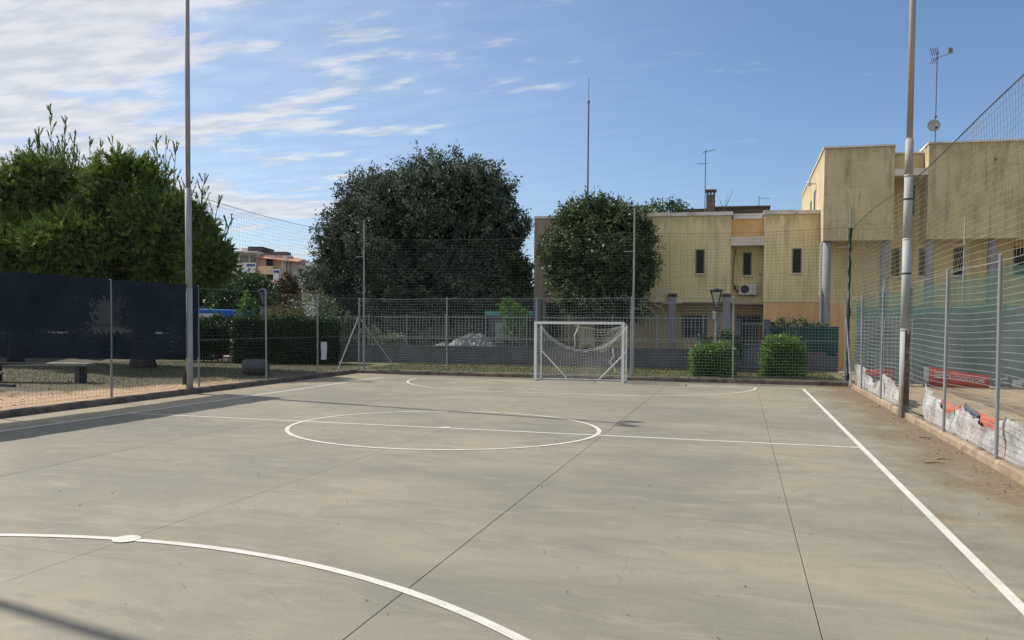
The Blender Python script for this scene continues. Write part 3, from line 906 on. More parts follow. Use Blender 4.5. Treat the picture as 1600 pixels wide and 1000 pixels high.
grid_mesh(gback, [i/30 for i in range(31)], [i/19 for i in range(20)], 0.0042, M['goalnet'], 'rear_net', net, 1, 8, kind='stuff')
b = MB()
for o_ in (0.0, 0.035):
    b.tube([(GX0+(GX1-GX0)*k/30, GB-0.03+o_, gtop(GX0+(GX1-GX0)*k/30)+o_*1.6+0.02*math.sin(k*1.9)) for k in range(31)], 0.009, 6)
b.build('edge_rope', M['goalnet'], net)
for gx, nm in ((GX0, 1), (GX1, -1)):
    grid_mesh(lambda u, v: (gx+nm*0.05*math.sin(u*3.1)*math.sin(v*3)+jg(u*9+v*11)*0.6, GY+0.06+(GB-GY-0.06)*u, 0.05+(GH-0.1)*v*(1-0.04*math.sin(u*3.1))), [i/8 for i in range(9)], [i/19 for i in range(20)], 0.0042, M['goalnet'], 'side_net', net, 1, 6, kind='stuff')
# torn roof net: a flap still tied to the right half of the bar, bunched to the right corner
def flap(u, v):
    x = -0.15+(GX1+0.15)*u
    y = GY+0.1+(GB-GY-0.1)*v
    z = GH-0.02-(0.10+0.75*v*(1-u**2*0.9))*math.sin(min(1, v+0.15)*1.57)*(1-0.25*math.sin(u*9)) - 0.12*math.sin(u*3.1)
    return (x+jg(u*12+v*7)*1.2, y+jg(v*10+u*5), max(z, 0.9))
grid_mesh(flap, [i/16 for i in range(17)], [i/9 for i in range(10)], 0.0042, M['goalnet'], 'torn_flap', net, 1, 6, kind='stuff')
b = MB()
b.tube([(-0.05, GY+0.05, GH), (-0.12, GY+0.25, 1.86), (-0.27, GY+0.4, 1.62), (-0.25, GY+0.45, 1.35), (-0.3, GY+0.5, 1.12)], [0.015, 0.03, 0.022, 0.016, 0.01], 6)
b.build('hanging_shred', M['goalnet'], net, True)
b = MB()
b.tube([(1.05, GB-0.05, 1.2), (1.1, GB-0.08, 0.9), (0.95, GB-0.1, 0.7), (1.15, GB-0.06, 0.45), (1.2, GB-0.06, 0.32), (1.1, GB-0.06, 0.34)], [0.02, 0.03, 0.016, 0.02, 0.025, 0.012], 6)
b.build('hanging_shred', M['goalnet'], net, True)

# notice on the west fence
b = MB()
for i in range(5):
    for j in range(5):
        b.v.append((FX+0.075+0.012*math.sin(j*1.3+i), 11.62+0.42*i/4, 0.66+0.66*j/4))
for i in range(4):
    for j in range(4):
        b.f.append((i*5+j, (i+1)*5+j, (i+1)*5+j+1, i*5+j+1))
b.build('notice_sheet', M['paper'], None, True, label='blank white notice sheet tied to the far end of the left fence', cat='notice')

# torn banners along the foot of the east fence
def interp(P, y):
    P = sorted(P)
    if y <= P[0][0]: return P[0][1]
    for (a, za), (c, zc) in zip(P, P[1:]):
        if a <= y <= c: return za+(zc-za)*(y-a)/(c-a)
    return P[-1][1]
def banner(name, prof, y0, y1, x, m, label, cat, zb=0.05, step=0.05, amp=0.035, group=None):
    b = MB(); yy = frange(y0, y1, step); rows = 9
    rg = random.Random(int(y0*10)+7)
    ph = [rg.uniform(0, 6.28) for _ in range(6)]
    for y in yy:
        zt = interp(prof, y)+0.008*math.sin(y*31)+0.012*math.sin(y*13)
        lo = zb(y) if callable(zb) else zb
        for k in range(rows):
            t = k/(rows-1)
            fold = amp*(math.sin(y*5.3+ph[0]+1.5*math.sin(y*2.1)+t*2.2)+0.45*math.sin(y*15+ph[1]+t*5+math.sin(y*4)*2)+0.6*math.sin(t*8+y*3+ph[2]))*(0.5+0.5*t)
            b.v.append((x+fold+0.05*t*t, y+0.02*math.sin(t*6+y*8), lo+(zt-lo)*t))
    for i in range(len(yy)-1):
        for k in range(rows-1):
            b.f.append((i*rows+k, (i+1)*rows+k, (i+1)*rows+k+1, i*rows+k+1))
    return b.build(name, m, None, True, label=label, cat=cat, group=group)
prof_far = [(13.95, .76), (13.65, .80), (12.21, .76), (11.14, .5), (10.16, .40), (9.4, .55), (9.21, .7), (8.4, .78), (8.01, .72), (7.64, .71), (7.08, .5), (6.39, .32), (6.1, .16)]
banner('torn_banner', prof_far, 6.1, 13.95, FR+0.09, M['torn'], 'ragged whitish banner remnant at the fence foot between the corner and the right pole', 'banner', 0.08)
prof_near = [(3.92, .84), (3.32, .66), (2.86, .60), (2.03, .42), (1.14, .66), (.48, .56), (-.12, .48), (-.54, .45), (-.91, .64), (-1.32, .72), (-1.77, .72), (-2.09, .67), (-2.44, .62), (-3.6, .75), (-4.6, .6), (-6, .7)]
banner('torn_banner', prof_near, -6.0, 3.92, FR+0.09, M['torn'], 'long crumpled white banner at the fence foot to the right of the right pole', 'banner', 0.08)
prof_red = [(3.0, .6), (2.45, .62), (2.04, .56), (1.31, .63), (1.1, .60), (.41, .63), (-.11, .61), (-.66, .61), (-.97, .66), (-1.2, .60)]
banner('torn_banner', prof_red, -1.2, 3.0, FR+0.19, M['orange_red'], 'faded red banner scrap showing above the long crumpled white banner', 'banner', 0.25, amp=0.015)
banner('torn_banner', [(1.3, .60), (1.14, .70), (.75, .66), (.35, .60)], 0.35, 1.3, FR+0.15, M['navy'], 'narrow navy scrap folded over the top of the long white banner', 'banner', lambda y: 0.5, amp=0.01)

# ------------------------------------------------------------------ sand yard beyond the east fence
SF = 14.6
sf = thing('screened_fence', 'far fence of the sand yard covered in dark slate green screen', 'fence', (12, SF, 0))
for x in (9.25, 12.45, 15.6, 18.8):
    link('post', POST, sf, (x, SF+0.05, -0.15))
b = MB(); xx = frange(9.2, 22, 0.25); rows = 8
for x in xx:
    for k in range(rows):
        t = k/(rows-1)
        b.v.append((x, SF+0.04*math.sin(x*2.1+t*3)*math.sin(t*3.1), 0.10+0.03*math.sin(x*3)+(2.64+0.03*math.sin(x*1.1)-0.02*abs(math.sin(x*9)))*t))
for i in range(len(xx)-1):
    for k in range(rows-1):
        b.f.append((i*rows+k, (i+1)*rows+k, (i+1)*rows+k+1, i*rows+k+1))
b.build('screen_cloth', M['dark_cloth'], sf, True)
net_pole(12.45, SF+0.12, 5.8, 'thin pale net pole on the screened fence, right of the right floodlight pole')
# white net panel by the corner
wp = thing('corner_net', 'pale square-mesh net panel hanging in the sand yard corner left of the right pole', 'net', (9.8, SF-0.2, 0))
grid_mesh(lambda u, v: (u, SF-0.2+0.03*math.sin(u*3+v), v+0.01*math.sin(u*4)), frange(9.2, 10.9, 0.12), frange(0.1, 2.36, 0.12), 0.006, M['wire_light'], 'net_cords', wp, 2, 3, kind='stuff')
# red printed banner with lettering
yb_ = SF-0.12
def ban_panel(name, m, x0, x1, zl0, zl1, zr0, zr1, y, parent=None, th=0.012, **kw):
    b = MB(); n = 14
    for s_ in (0, th):
        for i in range(n+1):
            t = i/n; x = x0+(x1-x0)*t
            w = 0.02*math.sin(t*11)
            b.v.append((x, y+s_+w, zl0+(zr0-zl0)*t-0.012*math.sin(t*9))); b.v.append((x, y+s_-w, zl1+(zr1-zl1)*t-0.02*math.sin(t*3.14)))
    o_ = 2*(n+1)
    for i in range(n):
        b.f += [(2*i, 2*i+2, 2*i+3, 2*i+1), (o_+2*i, o_+2*i+1, o_+2*i+3, o_+2*i+2), (2*i+1, 2*i+3, o_+2*i+3, o_+2*i+1), (2*i, o_+2*i, o_+2*i+2, 2*i+2)]
    b.f += [(0, 1, o_+1, o_), (2*n, o_+2*n, o_+2*n+1, 2*n+1)]
    return b.build(name, m, parent, True, **kw)
rb = thing('printed_banner', 'long red banner with faint white lettering low on the dark screen of the sand yard', 'banner', (12.3, yb_, 0.1))
ban_panel('white_end', M['white_vinyl'], 11.28, 11.44, 0.06, 0.74, 0.05, 0.73, yb_, rb)
ban_panel('banner_sheet', M['red'], 11.445, 13.2, 0.05, 0.73, -0.0, 0.47, yb_, rb)
def text(body, size, loc, m, parent, name='lettering', rot=(rad(90), 0, 0), sx=1.0, shear=0):
    cu = bpy.data.curves.new(name, 'FONT'); cu.body = body; cu.size = size; cu.extrude = 0.002
    cu.space_character = 1.05; cu.resolution_u = 3; cu.shear = shear
    cu.offset = 0.006
    o = bpy.data.objects.new(name, cu); COL.objects.link(o)
    bpy.context.view_layer.update()
    me = bpy.data.meshes.new_from_object(o.evaluated_get(bpy.context.evaluated_depsgraph_get()))
    bpy.data.objects.remove(o)
    me.name = name; me.materials.clear(); me.materials.append(m)
    return link(name, me, parent, loc, rot, (sx, 1, 1))
text('OUTDOOR', 0.20, (11.92, yb_-0.035, 0.335), M['letter'], rb, rot=(rad(90), rad(5.5), 0), sx=0.78)
text('STORE', 0.17, (12.63, yb_-0.035, 0.275), M['letter'], rb, rot=(rad(90), rad(6), 0), sx=0.82)
b = MB()
for k in range(3):
    b.box(11.60, yb_-0.036, 0.345+k*0.082, 11.88, yb_-0.024, 0.395+k*0.082)
b.build('logo_bars', M['letter'], rb)
pb = thing('printed_banner', 'red and white striped banner half hidden behind the ragged remnant left of the right pole', 'banner', (10, yb_, 0.1))
ban_panel('banner_sheet', M['red'], 9.45, 10.05, 0.36, 0.60, 0.36, 0.60, yb_, pb)
ban_panel('banner_sheet', M['orange_red'], 10.06, 10.40, 0.10, 0.64, 0.08, 0.64, yb_+0.002, pb)
gb = thing('printed_banner', 'grey banner with dark stripes beside the red one on the dark screen', 'banner', (13.6, yb_, 0.1))
for k in range(3):
    ban_panel('stripe', M['white_vinyl'] if k != 1 else M['dish'], 13.33, 13.72, 0.02+k*0.14, 0.12+k*0.14, 0.03+k*0.15, 0.13+k*0.15, yb_, gb)
wb_ = thing('folded_banner', 'pale folded banner with a pink edge at the right end of the dark screen', 'banner', (14.2, yb_-0.1, 0.1))
ban_panel('banner_sheet', M['white_vinyl'], 13.83, 15.0, 0.02, 0.36, 0.0, 0.45, yb_-0.1, wb_)
ban_panel('banner_sheet', M['orange_red'], 14.14, 15.1, 0.03, 0.28, 0.0, 0.33, yb_-0.14, wb_)
gr_ = thing('printed_banner', 'small grey banner visible just right of the right pole', 'banner', (10.9, yb_, 0.1))
ban_panel('banner_sheet', M['dish'], 10.62, 10.98, 0.12, 0.62, 0.12, 0.58, yb_, gr_)

# ------------------------------------------------------------------ low wall with railing at the back
WA, WB_ = Vector((-14.0, 20.3, 0)), Vector((9.3, 21.0, 0))
wd = (WB_-WA).normalized(); wnrm = Vector((-wd.y, wd.x, 0))
def WP(u, v, z):
    q = WA+wd*u+wnrm*v
    return (q.x, q.y, z)
GATE0, GATE1 = 19.25, 20.4
cw = thing('boundary_wall', 'low grey cement wall behind the far fence carrying a grey bar railing', 'wall', tuple(WA))
MB().box(0, 0, 0, GATE0, 0.22, 0.92, WP).build('wall_body', M['wall_grey'], cw)
MB().box(0, -0.02, 0.923, GATE0, 0.24, 0.985, WP).build('wall_cap', M['wall_grey'], cw)
rl = thing('bar_railing', 'long grey upright-bar railing standing on the low cement wall', 'railing', WP(0, 0.1, 0.98))
bm_ = MB(); bm_.tube([(0, 0, 0), (0, 0, 1.42)], 0.016, 6)
BAR = bm_.mesh('bar', M['rail'])
pm_ = MB(); pm_.box(-0.03, -0.03, 0, 0.03, 0.03, 1.50)
RPOST = pm_.mesh('railing_post', M['rail'])
u = 0.08
k = 0
while u < GATE0-0.05:
    p = WP(u, 0.11, 0.985)
    if k % 12 == 0:
        link('railing_post', RPOST, rl, p)
    else:
        link('bar', BAR, rl, p)
    u += 0.165; k += 1
for z in (1.30, 2.33):
    MB().box(0, 0.085, z, GATE0, 0.135, z+0.045, WP).build('rail', M['rail'], rl)
# gate and gate pillars (right)
def pillar(u, h, w, label, m=M['slate']):
    t = thing('gate_pillar', label, 'pillar', WP(u, 0, 0), 'gate pillars')
    MB().box(u-w/2, -0.05, 0, u+w/2, 0.3, h, WP).build('shaft', m, t)
    b = MB(); b.box(u-w/2-0.04, -0.09, h+0.001, u+w/2+0.04, 0.34, h+0.06, WP); b.build('cap', m, t)
pillar(GATE0+0.12, 2.25, 0.2, 'dark slate pillar at the left side of the gate')
pillar(GATE1+0.13, 2.25, 0.22, 'dark slate pillar between the gate and the dark green screen')
pillar(10.5, 3.15, 0.34, 'taller slate pillar at the left edge of the glossy tree, behind the goal')
gt = thing('gate', 'narrow grey bar gate between two slate pillars', 'gate', WP(GATE0+0.25, 0.1, 0))
for k in range(6):
    q = WP(GATE0+0.28+k*0.14, 0.1, 0.25)
    link('bar', BAR, gt, q, None, (1, 1, 1.3))
for z in (0.25, 1.2, 2.1):
    MB().box(GATE0+0.24, 0.07, z, GATE1, 0.125, z+0.05, WP).build('rail', M['rail'], gt)
MB().box(GATE0+0.24, 0.09, 0.3, GATE1, 0.1, 1.15, WP).build('kick_panel', M['slate'], gt)
# step in front of the gate
MB().box(GATE0-0.2, -1.1, 0.13, GATE1+0.2, -0.06, 0.32, WP).build('step', M['wall_grey'], None, label='grey concrete step in front of the bar gate', cat='step')
# wall and dark green screen right of the gate
cw2 = thing('boundary_wall', 'short grey cement wall to the right of the gate under the dark green screen', 'wall', WP(GATE1+0.3, 0, 0))
MB().box(GATE1+0.26, 0, 0, 23.4, 0.22, 0.95, WP).build('wall_body', M['wall_grey'], cw2)
rl2 = thing('screened_railing', 'railing covered with dark green screen in the far right corner', 'railing', WP(22, 0.1, 0.95))
b = MB()
us_ = frange(GATE1+0.3, 23.4, 0.16); rows = 7
for u in us_:
    for k in range(rows):
        t = k/(rows-1)
        b.v.append(WP(u, 0.02+0.03*math.sin(u*4+t*3), 0.80+(1.20+0.015*math.sin(u*13))*t))
for i in range(len(us_)-1):
    for k in range(rows-1):
        b.f.append((i*rows+k, (i+1)*rows+k, (i+1)*rows+k+1, i*rows+k+1))
b.build('screen_cloth', M['dark_cloth2'], rl2, True)
u = GATE1+0.35
while u < 23.35:
    link('bar', BAR, rl2, WP(u, 0.1, 0.95), None, (1, 1, 0.78)); u += 0.165
MB().box(GATE1+0.3, 0.085, 1.98, 23.4, 0.135, 2.02, WP).build('rail', M['rail'], rl2)

# grey tarpaulin heap behind the railing
def tarp(name, cx, cy, z0, prof, depth, label, seed):
    b = MB(); rg = random.Random(seed); n, m_ = 34, 12
    for i in range(n+1):
        x = prof[0][0]+(prof[-1][0]-prof[0][0])*i/n
        zt = interp(prof, x)
        for j in range(m_+1):
            t = j/m_*2-1
            h = max(0.0, 1-abs(t)**1.6)
            b.v.append((x+rg.uniform(-0.03, 0.03), cy+t*depth+rg.uniform(-0.03, 0.03), z0+(zt-z0)*h+rg.uniform(-0.035, 0.03)*h))
    w = m_+1
    for i in range(n):
        for j in range(m_):
            b.f.append((i*w+j, (i+1)*w+j, (i+1)*w+j+1, i*w+j+1))
    return b.build(name, M['tarp'], None, False, label=label, cat='tarpaulin')
tarp('tarpaulin', -7.4, 22.0, 0.9, [(-9.1, .95), (-8.7, 1.12), (-8.25, 1.08), (-7.95, 1.32), (-7.5, 1.48), (-7.15, 1.66), (-6.95, 1.52), (-6.7, 1.60), (-6.3, 1.35), (-5.95, 1.15), (-5.8, .95)], 0.7, 'peaked grey tarpaulin heap behind the bar railing left of the goal', 5)
MB().box(-9.4, 21.5, 0.02, -5.6, 22.7, 0.93).build('planter_box', M['wall_grey'], None, label='grey masonry planter box under the tarpaulin heap', cat='planter')

# ------------------------------------------------------------------ buildings
BA = Vector((-4.55, 23.91, 0)); BD = (Vector((8.96, 25.27, 0))-BA).normalized()
def BP(u, v, z):
    q = BA+BD*u
    return (q.x, q.y+v, z)
lb = thing('low_building', 'two-storey yellow building with slit windows behind the glossy tree', 'building', tuple(BA))
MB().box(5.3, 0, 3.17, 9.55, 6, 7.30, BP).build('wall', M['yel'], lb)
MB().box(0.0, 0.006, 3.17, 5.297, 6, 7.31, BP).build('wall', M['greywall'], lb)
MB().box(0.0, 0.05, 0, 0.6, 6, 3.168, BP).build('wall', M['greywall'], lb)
MB().box(11.06, 0, 3.17, 13.6, 6, 7.31, BP).build('wall', M['yel'], lb)
MB().box(11.08, 0.04, 0, 13.6, 6, 3.168, BP).build('wall', M['ora'], lb)
MB().box(9.552, 0.75, 3.10, 11.058, 6, 6.0, BP).build('wall', M['yel3'], lb)
MB().box(9.552, 0.30, 6.295, 11.058, 6, 7.16, BP).build('wall', M['ora'], lb)
MB().box(9.552, -0.03, 5.87, 11.058, 0.9, 6.29, BP).build('lintel', M['lintel'], lb)
MB().box(9.6, 0.0, 3.06, 11.06, 0.76, 3.13, BP).build('slab_edge', M['greywall'], lb)
MB().box(0.62, 1.6, 0, 11.06, 6, 3.165, BP).build('wall', M['yel3'], lb)
MB().box(9.75, 1.5, 2.56, 11.06, 1.598, 3.06, BP).build('wall', M['ora'], lb)
b = MB(); b.box(0.1, 0.0, 3.12, 9.56, 1.6, 3.167, BP); b.build('ceiling_slab', M['greywall'], lb)
for (u0, u1, m_, z1) in ((0.0, 5.3, 'coping', 7.44), (5.3, 6.7, 'lintel', 7.5), (6.72, 9.62, 'coping', 7.49), (9.63, 11.0, 'coping', 7.42), (11.02, 12.5, 'coping', 7.52), (12.52, 13.6, 'lintel', 7.49)):
    MB().box(u0+0.004, -0.04+0.3*(m_ == 'coping' and 9.6 < u0 < 10), 7.318, u1-0.004, 0.5, z1, BP).build('coping', M[m_], lb)
MB().box(9.63, 0.25, 7.165, 11.0, 0.6, 7.31, BP).build('coping', M['coping'], lb)
MB().box(5.0, 1.6, 7.315, 7.2, 3.0, 7.62, BP).build('roof_kerb', M['roofdark'], lb)
def slit(u0, u1, z0, z1, P, parent, v=0.0, w=None, sill=True, grille=0):
    t = MB()
    e = 0.05
    t.box(u0-e, v-0.02, z0, u0, v+0.05, z1+e, P); t.box(u1, v-0.02, z0, u1+e, v+0.05, z1+e, P); t.box(u0, v-0.02, z1, u1, v+0.05, z1+e, P)
    wn_ = t.build('window', M['frame'], parent)
    MB().box(u0, v-0.006, z0, u1, v+0.04, z1, P).build('pane', M['glass'], wn_)
    if sill:
        MB().box(u0-0.09, v-0.09, z0-0.07, u1+0.09, v+0.05, z0-0.002, P).build('sill', M['sill'], wn_)
    if grille:
        for k in range(grille):
            uu = u0+(u1-u0)*(k+0.5)/grille
            MB().box(uu-0.012, v-0.05, z0, uu+0.012, v-0.03, z1, P).build('grille_bar', M['rail'], wn_)
        for zz in (z0+0.1, (z0+z1)/2, z1-0.1):
            MB().box(u0-0.02, v-0.056, zz-0.012, u1+0.02, v-0.051, zz+0.012, P).build('grille_rail', M['rail'], wn_)
    return wn_
slit(7.95, 8.28, 4.55, 5.66, BP, lb)
slit(12.40, 12.73, 4.55, 5.66, BP, lb)
slit(10.15, 10.47, 4.50, 5.56, BP, lb, 0.75)
slit(7.22, 8.40, 1.42, 2.52, BP, lb, 1.6, grille=7)
slit(3.2, 4.4, 1.42, 2.52, BP, lb, 1.6, grille=7)
slit(9.9, 10.95, 0.35, 2.52, BP, lb, 1.5, sill=False, grille=6)['label'] = 'tall barred doorway'
for u in (6.85, 9.38):
    MB().box(u-0.16, -0.32, 0, u+0.16, -0.02, 3.42, BP).build('column', M['column'], lb)
    b = MB(); b.box(u-0.2, -0.36, 3.423, u+0.2, -0.01, 3.56, BP); b.build('column_cap', M['roofdark'], lb)
b = MB(); b.tube([BP(6.4, -0.34, 3.1), BP(7.35, -0.34, 3.12)], 0.02, 6); b.build('strip_lamp', M['white'], lb)
b = MB(); b.tube([BP(7.0, 1.55, 2.74), BP(9.8, 1.55, 2.74)], 0.02, 6); b.build('pipe', M['offwhite'], lb)
b = MB(); b.tube([BP(9.72, 0.70, 3.78), BP(9.66, 0.70, 4.2), BP(9.70, 0.70, 5.3), BP(9.78, 0.72, 5.75)], 0.022, 6); b.build('pipe', M['frame'], lb)
b = MB(); b.tube([BP(11.02, 0.2, 4.45), BP(10.9, 0.2, 4.47), BP(10.9, 0.2, 4.60)], 0.02, 6); b.build('pipe', M['frame'], lb)
# rooftop cabin and chimney belong to the low building
MB().box(7.1, 2.2, 7.32, 11.3, 5.2, 7.98, BP).build('roof_cabin', M['roofdark'], lb)
MB().box(8.6, 2.1, 7.985, 11.4, 5.3, 8.06, BP).build('roof_slab', M['roofdark'], lb)
ch = MB(); ch.box(8.30, 1.4, 7.3, 8.72, 1.82, 8.55, BP); cho = ch.build('chimney', M['brick'], lb)
b = MB(); b.box(8.24, 1.34, 8.72, 8.78, 1.88, 8.80, BP); b.build('chimney_cap', M['roofdark'], cho)
for (a_, c_) in ((8.30, 1.4), (8.63, 1.4), (8.30, 1.73), (8.63, 1.73), (8.465, 1.4)):
    MB().box(a_, c_, 8.553, a_+0.09, c_+0.09, 8.718, BP).build('chimney_pier', M['brick'], cho)

# air conditioner
ac = thing('air_conditioner', 'off-white air conditioner unit on the wall recess of the yellow building', 'air conditioner', BP(10.35, 0.5, 3.5))
MB().box(9.95, 0.36, 3.54, 10.76, 0.70, 4.05, BP).build('casing', M['offwhite'], ac)
b = MB()
for k in range(24):
    a = 2*math.pi*k/24
    b.v.append(BP(10.22+0.20*math.cos(a), 0.352, 3.80+0.20*math.sin(a)))
b.f.append(tuple(range(24))); b.build('fan_grille', M['dark'], ac)
for k in range(4):
    MB().box(10.53, 0.345, 3.66+k*0.08, 10.70, 0.357, 3.69+k*0.08, BP).build('vent_slat', M['sill'], ac)
b = MB(); b.tube([BP(9.95, 0.5, 3.7), BP(9.84, 0.55, 3.72), BP(9.78, 0.6, 3.85), BP(9.76, 0.70, 4.0)], 0.03, 6); b.build('hose', M['dark'], ac)
for uu in (10.05, 10.66):
    MB().box(uu, 0.38, 3.50, uu+0.04, 0.74, 3.537, BP).build('bracket', M['dark'], ac)

# high building
HA = Vector((8.96, 23.81, 0)); HD = Vector((8.04, 0.68, 0)).normalized()
def HP(u, v, z):
    q = HA+HD*u
    return (q.x, q.y+v, z)
hb = thing('high_building', 'three-storey weathered yellow building with overhanging top floor on columns at right', 'building', tuple(HA))
MB().box(0, 0, 5.90, 2.94, 13.5, 10.03, HP).build('wall', M['yel2'], hb)
MB().box(4.32, 0, 5.90, 16, 13.5, 10.06, HP).build('wall', M['yel2'], hb)
MB().box(2.942, 1.5, 5.90, 4.318, 13.5, 9.10, HP).build('wall', M['yel3'], hb)
MB().box(2.942, 0.9, 9.02, 4.318, 13.5, 9.84, HP).build('wall', M['yel2'], hb)
MB().box(2.942, -0.01, 8.72, 4.318, 1.5, 9.015, HP).build('lintel', M['lintel'], hb)
b = MB(); b.tube([HP(2.95, 0.3, 8.62), HP(4.31, 0.3, 8.60)], 0.02, 6); b.build('pipe', M['frame'], hb)
MB().box(-0.05, -0.05, 10.033, 2.98, 13.5, 10.11, HP).build('coping', M['coping'], hb)
MB().box(4.28, -0.05, 10.063, 16, 13.5, 10.14, HP).build('coping', M['coping'], hb)
MB().box(2.985, 0.85, 9.845, 4.275, 13.5, 9.92, HP).build('coping', M['coping'], hb)
MB().box(0.1, 1.5, 0.0, 16, 13, 5.897, HP).build('wall', M['yel3'], hb)
MB().box(0.3, 1.44, 0.0, 1.25, 1.497, 3.05, HP).build('wall', M['ora'], hb)
for u in (0.20, 2.66, 4.50, 7.02, 9.6):
    MB().tube([HP(u, 0.28, 0), HP(u, 0.28, 5.895)], 0.185, 16).build('column', M['column'], hb, True)
slit(3.18, 3.46, 4.38, 5.6, HP, hb, 1.5)
slit(4.36, 4.62, 4.38, 5.58, HP, hb, 1.5)
slit(5.80, 6.18, 4.38, 5.6, HP, hb, 1.5)
slit(8.28, 8.68, 4.38, 5.62, HP, hb, 1.5)
slit(3.82, 4.04, 7.18, 8.5, HP, hb, 1.5, sill=False)
# window and spotlight on the sunny side wall
b = MB(); b.box(HA.x-0.02, HA.y+4.2, 7.75, HA.x+0.01, HA.y+4.9, 8.9); sw = b.build('window', M['frame'], hb)
b = MB(); b.box(HA.x-0.03, HA.y+4.25, 7.8, HA.x-0.021, HA.y+4.85, 8.85); b.build('pane', M['glass'], sw)
b = MB(); b.box(HA.x-0.02, HA.y+6.4, 7.75, HA.x+0.01, HA.y+7.1, 8.7); sw = b.build('window', M['frame'], hb)
b = MB(); b.box(HA.x-0.03, HA.y+6.45, 7.8, HA.x-0.021, HA.y+7.05, 8.65); b.build('pane', M['glass'], sw)
b = MB(); b.tube([(HA.x, HA.y+4.0, 9.15), (HA.x-0.3, HA.y+4.0, 9.15)], 0.03, 8); b.lathe([(0.10, 9.05), (0.13, 9.2), (0.05, 9.3)], (HA.x-0.34, HA.y+4.0, 0), 10); b.build('wall_lamp', M['offwhite'], hb)
b = MB(); b.tube([HP(6.96, -0.14, 9.30), HP(6.96, 0.02, 9.33)], 0.05, 10); b.build('drain_spout', M['roofdark'], hb)
b = MB(); b.tube([HP(-0.06, 0.12, 0.2), HP(-0.06, 0.12, 5.85)], 0.05, 8); b.build('downpipe', M['offwhite'], hb)

# roof antennas
def yagi(b, c, d, n, L, e, z):
    d = Vector(d).normalized(); s = Vector((-d.y, d.x, 0))
    c = Vector(c)
    b.tube([c-d*L*0.2, c+d*L*0.8], 0.012, 5)
    for k in range(n):
        q = c+d*(L*(-0.2+k/(n-1)))
        b.tube([q-s*e*(1-0.4*k/n), q+s*e*(1-0.4*k/n)], 0.008, 4)
a1 = thing('roof_antenna', 'tall thin roof antenna beside the brick chimney', 'antenna', BP(8.22, 1.6, 7.3))
q = BP(8.24, 1.35, 0)
MB().tube([(q[0], q[1], 7.3), (q[0], q[1], 10.75)], 0.022, 6).build('mast', M['antenna'], a1)
b = MB(); yagi(b, (q[0], q[1], 10.66), (1, -0.3, 0.12), 7, 0.6, 0.16, 0); yagi(b, (q[0], q[1], 10.08), (-1, -0.1, 0.02), 3, 0.5, 0.05, 0)
b.build('aerial', M['antenna'], a1)
a2 = thing('roof_antenna', 'short roof antenna with one arm on the right end of the rooftop cabin', 'antenna', BP(10.7, 3, 8.06))
q = BP(10.85, 2.6, 0)
MB().tube([(q[0], q[1], 8.06), (q[0], q[1], 8.62)], 0.018, 6).build('mast', M['antenna'], a2)
b = MB(); yagi(b, (q[0]+0.1, q[1], 8.50), (1, 0, -0.04), 5, 0.55, 0.08, 0); b.build('aerial', M['antenna'], a2)
a3 = thing('roof_antenna', 'roof mast with a grey satellite dish and a wide aerial on the high building', 'antenna', HP(4.6, 0.6, 10.1))
q = Vector(HP(4.66, 0.5, 0))
MB().tube([(q.x, q.y, 10.0), (q.x, q.y, 14.2)], 0.025, 6).build('mast', M['antenna'], a3)
b = MB()
yagi(b, (q.x, q.y, 13.95), (0.85, -0.5, 0.10), 6, 0.8, 0.18, 0)
for sgn in (-1, 1):
    for k in range(4):
        x0 = -0.18+k*0.13
        b.tube([(q.x-0.1+x0*0.6, q.y-0.15-x0*0.3, 13.95+sgn*0.06), (q.x-0.22+x0*0.6, q.y-0.3-x0*0.3, 13.95+sgn*0.34)], 0.02, 4)
b.box(q.x+0.36, q.y-0.42, 13.98, q.x+0.52, q.y-0.30, 14.20)
b.build('aerial', M['antenna'], a3)
b = MB(); prof = [(0.02, 0.09), (0.12, 0.075), (0.2, 0.05), (0.26, 0.0), (0.265, -0.02), (0.2, 0.02), (0.1, 0.05)]
b.lathe(prof, (q.x-0.12, q.y-0.25, 10.92), 20, 'y'); b.tube([(q.x-0.12, q.y-0.2, 10.92), (q.x, q.y, 10.92)], 0.02, 6)
b.build('dish', M['dish'], a3, True)
b = MB(); b.tube([(q.x-0.12, q.y-0.25, 10.68), (q.x-0.1, q.y-0.62, 10.72)], 0.014, 5); b.box(q.x-0.15, q.y-0.68, 10.69, q.x-0.05, q.y-0.6, 10.77); b.build('feed_arm', M['dark'], a3)
b = MB(); b.box(q.x-0.06, q.y-0.06, 11.32, q.x+0.06, q.y+0.06, 11.38); b.build('clamp', M['antenna'], a3)
a4 = thing('radio_mast', 'very tall thin radio whip mast rising behind the glossy tree', 'mast', (-3.2, 30.9, 0))
MB().tube([(-3.2, 30.9, 0), (-3.2, 30.9, 9), (-3.2, 30.9, 14.9)], [0.06, 0.055, 0.045], 8).build('mast', M['antenna'], a4)
MB().tube([(-3.2, 30.9, 14.9), (-3.2, 30.9, 16.3)], 0.017, 6).build('whip', M['antenna'], a4)
MB().tube([(-3.2, 30.9, 14.86), (-3.2, 30.9, 15.0)], 0.075, 8).build('collar', M['antenna'], a4)

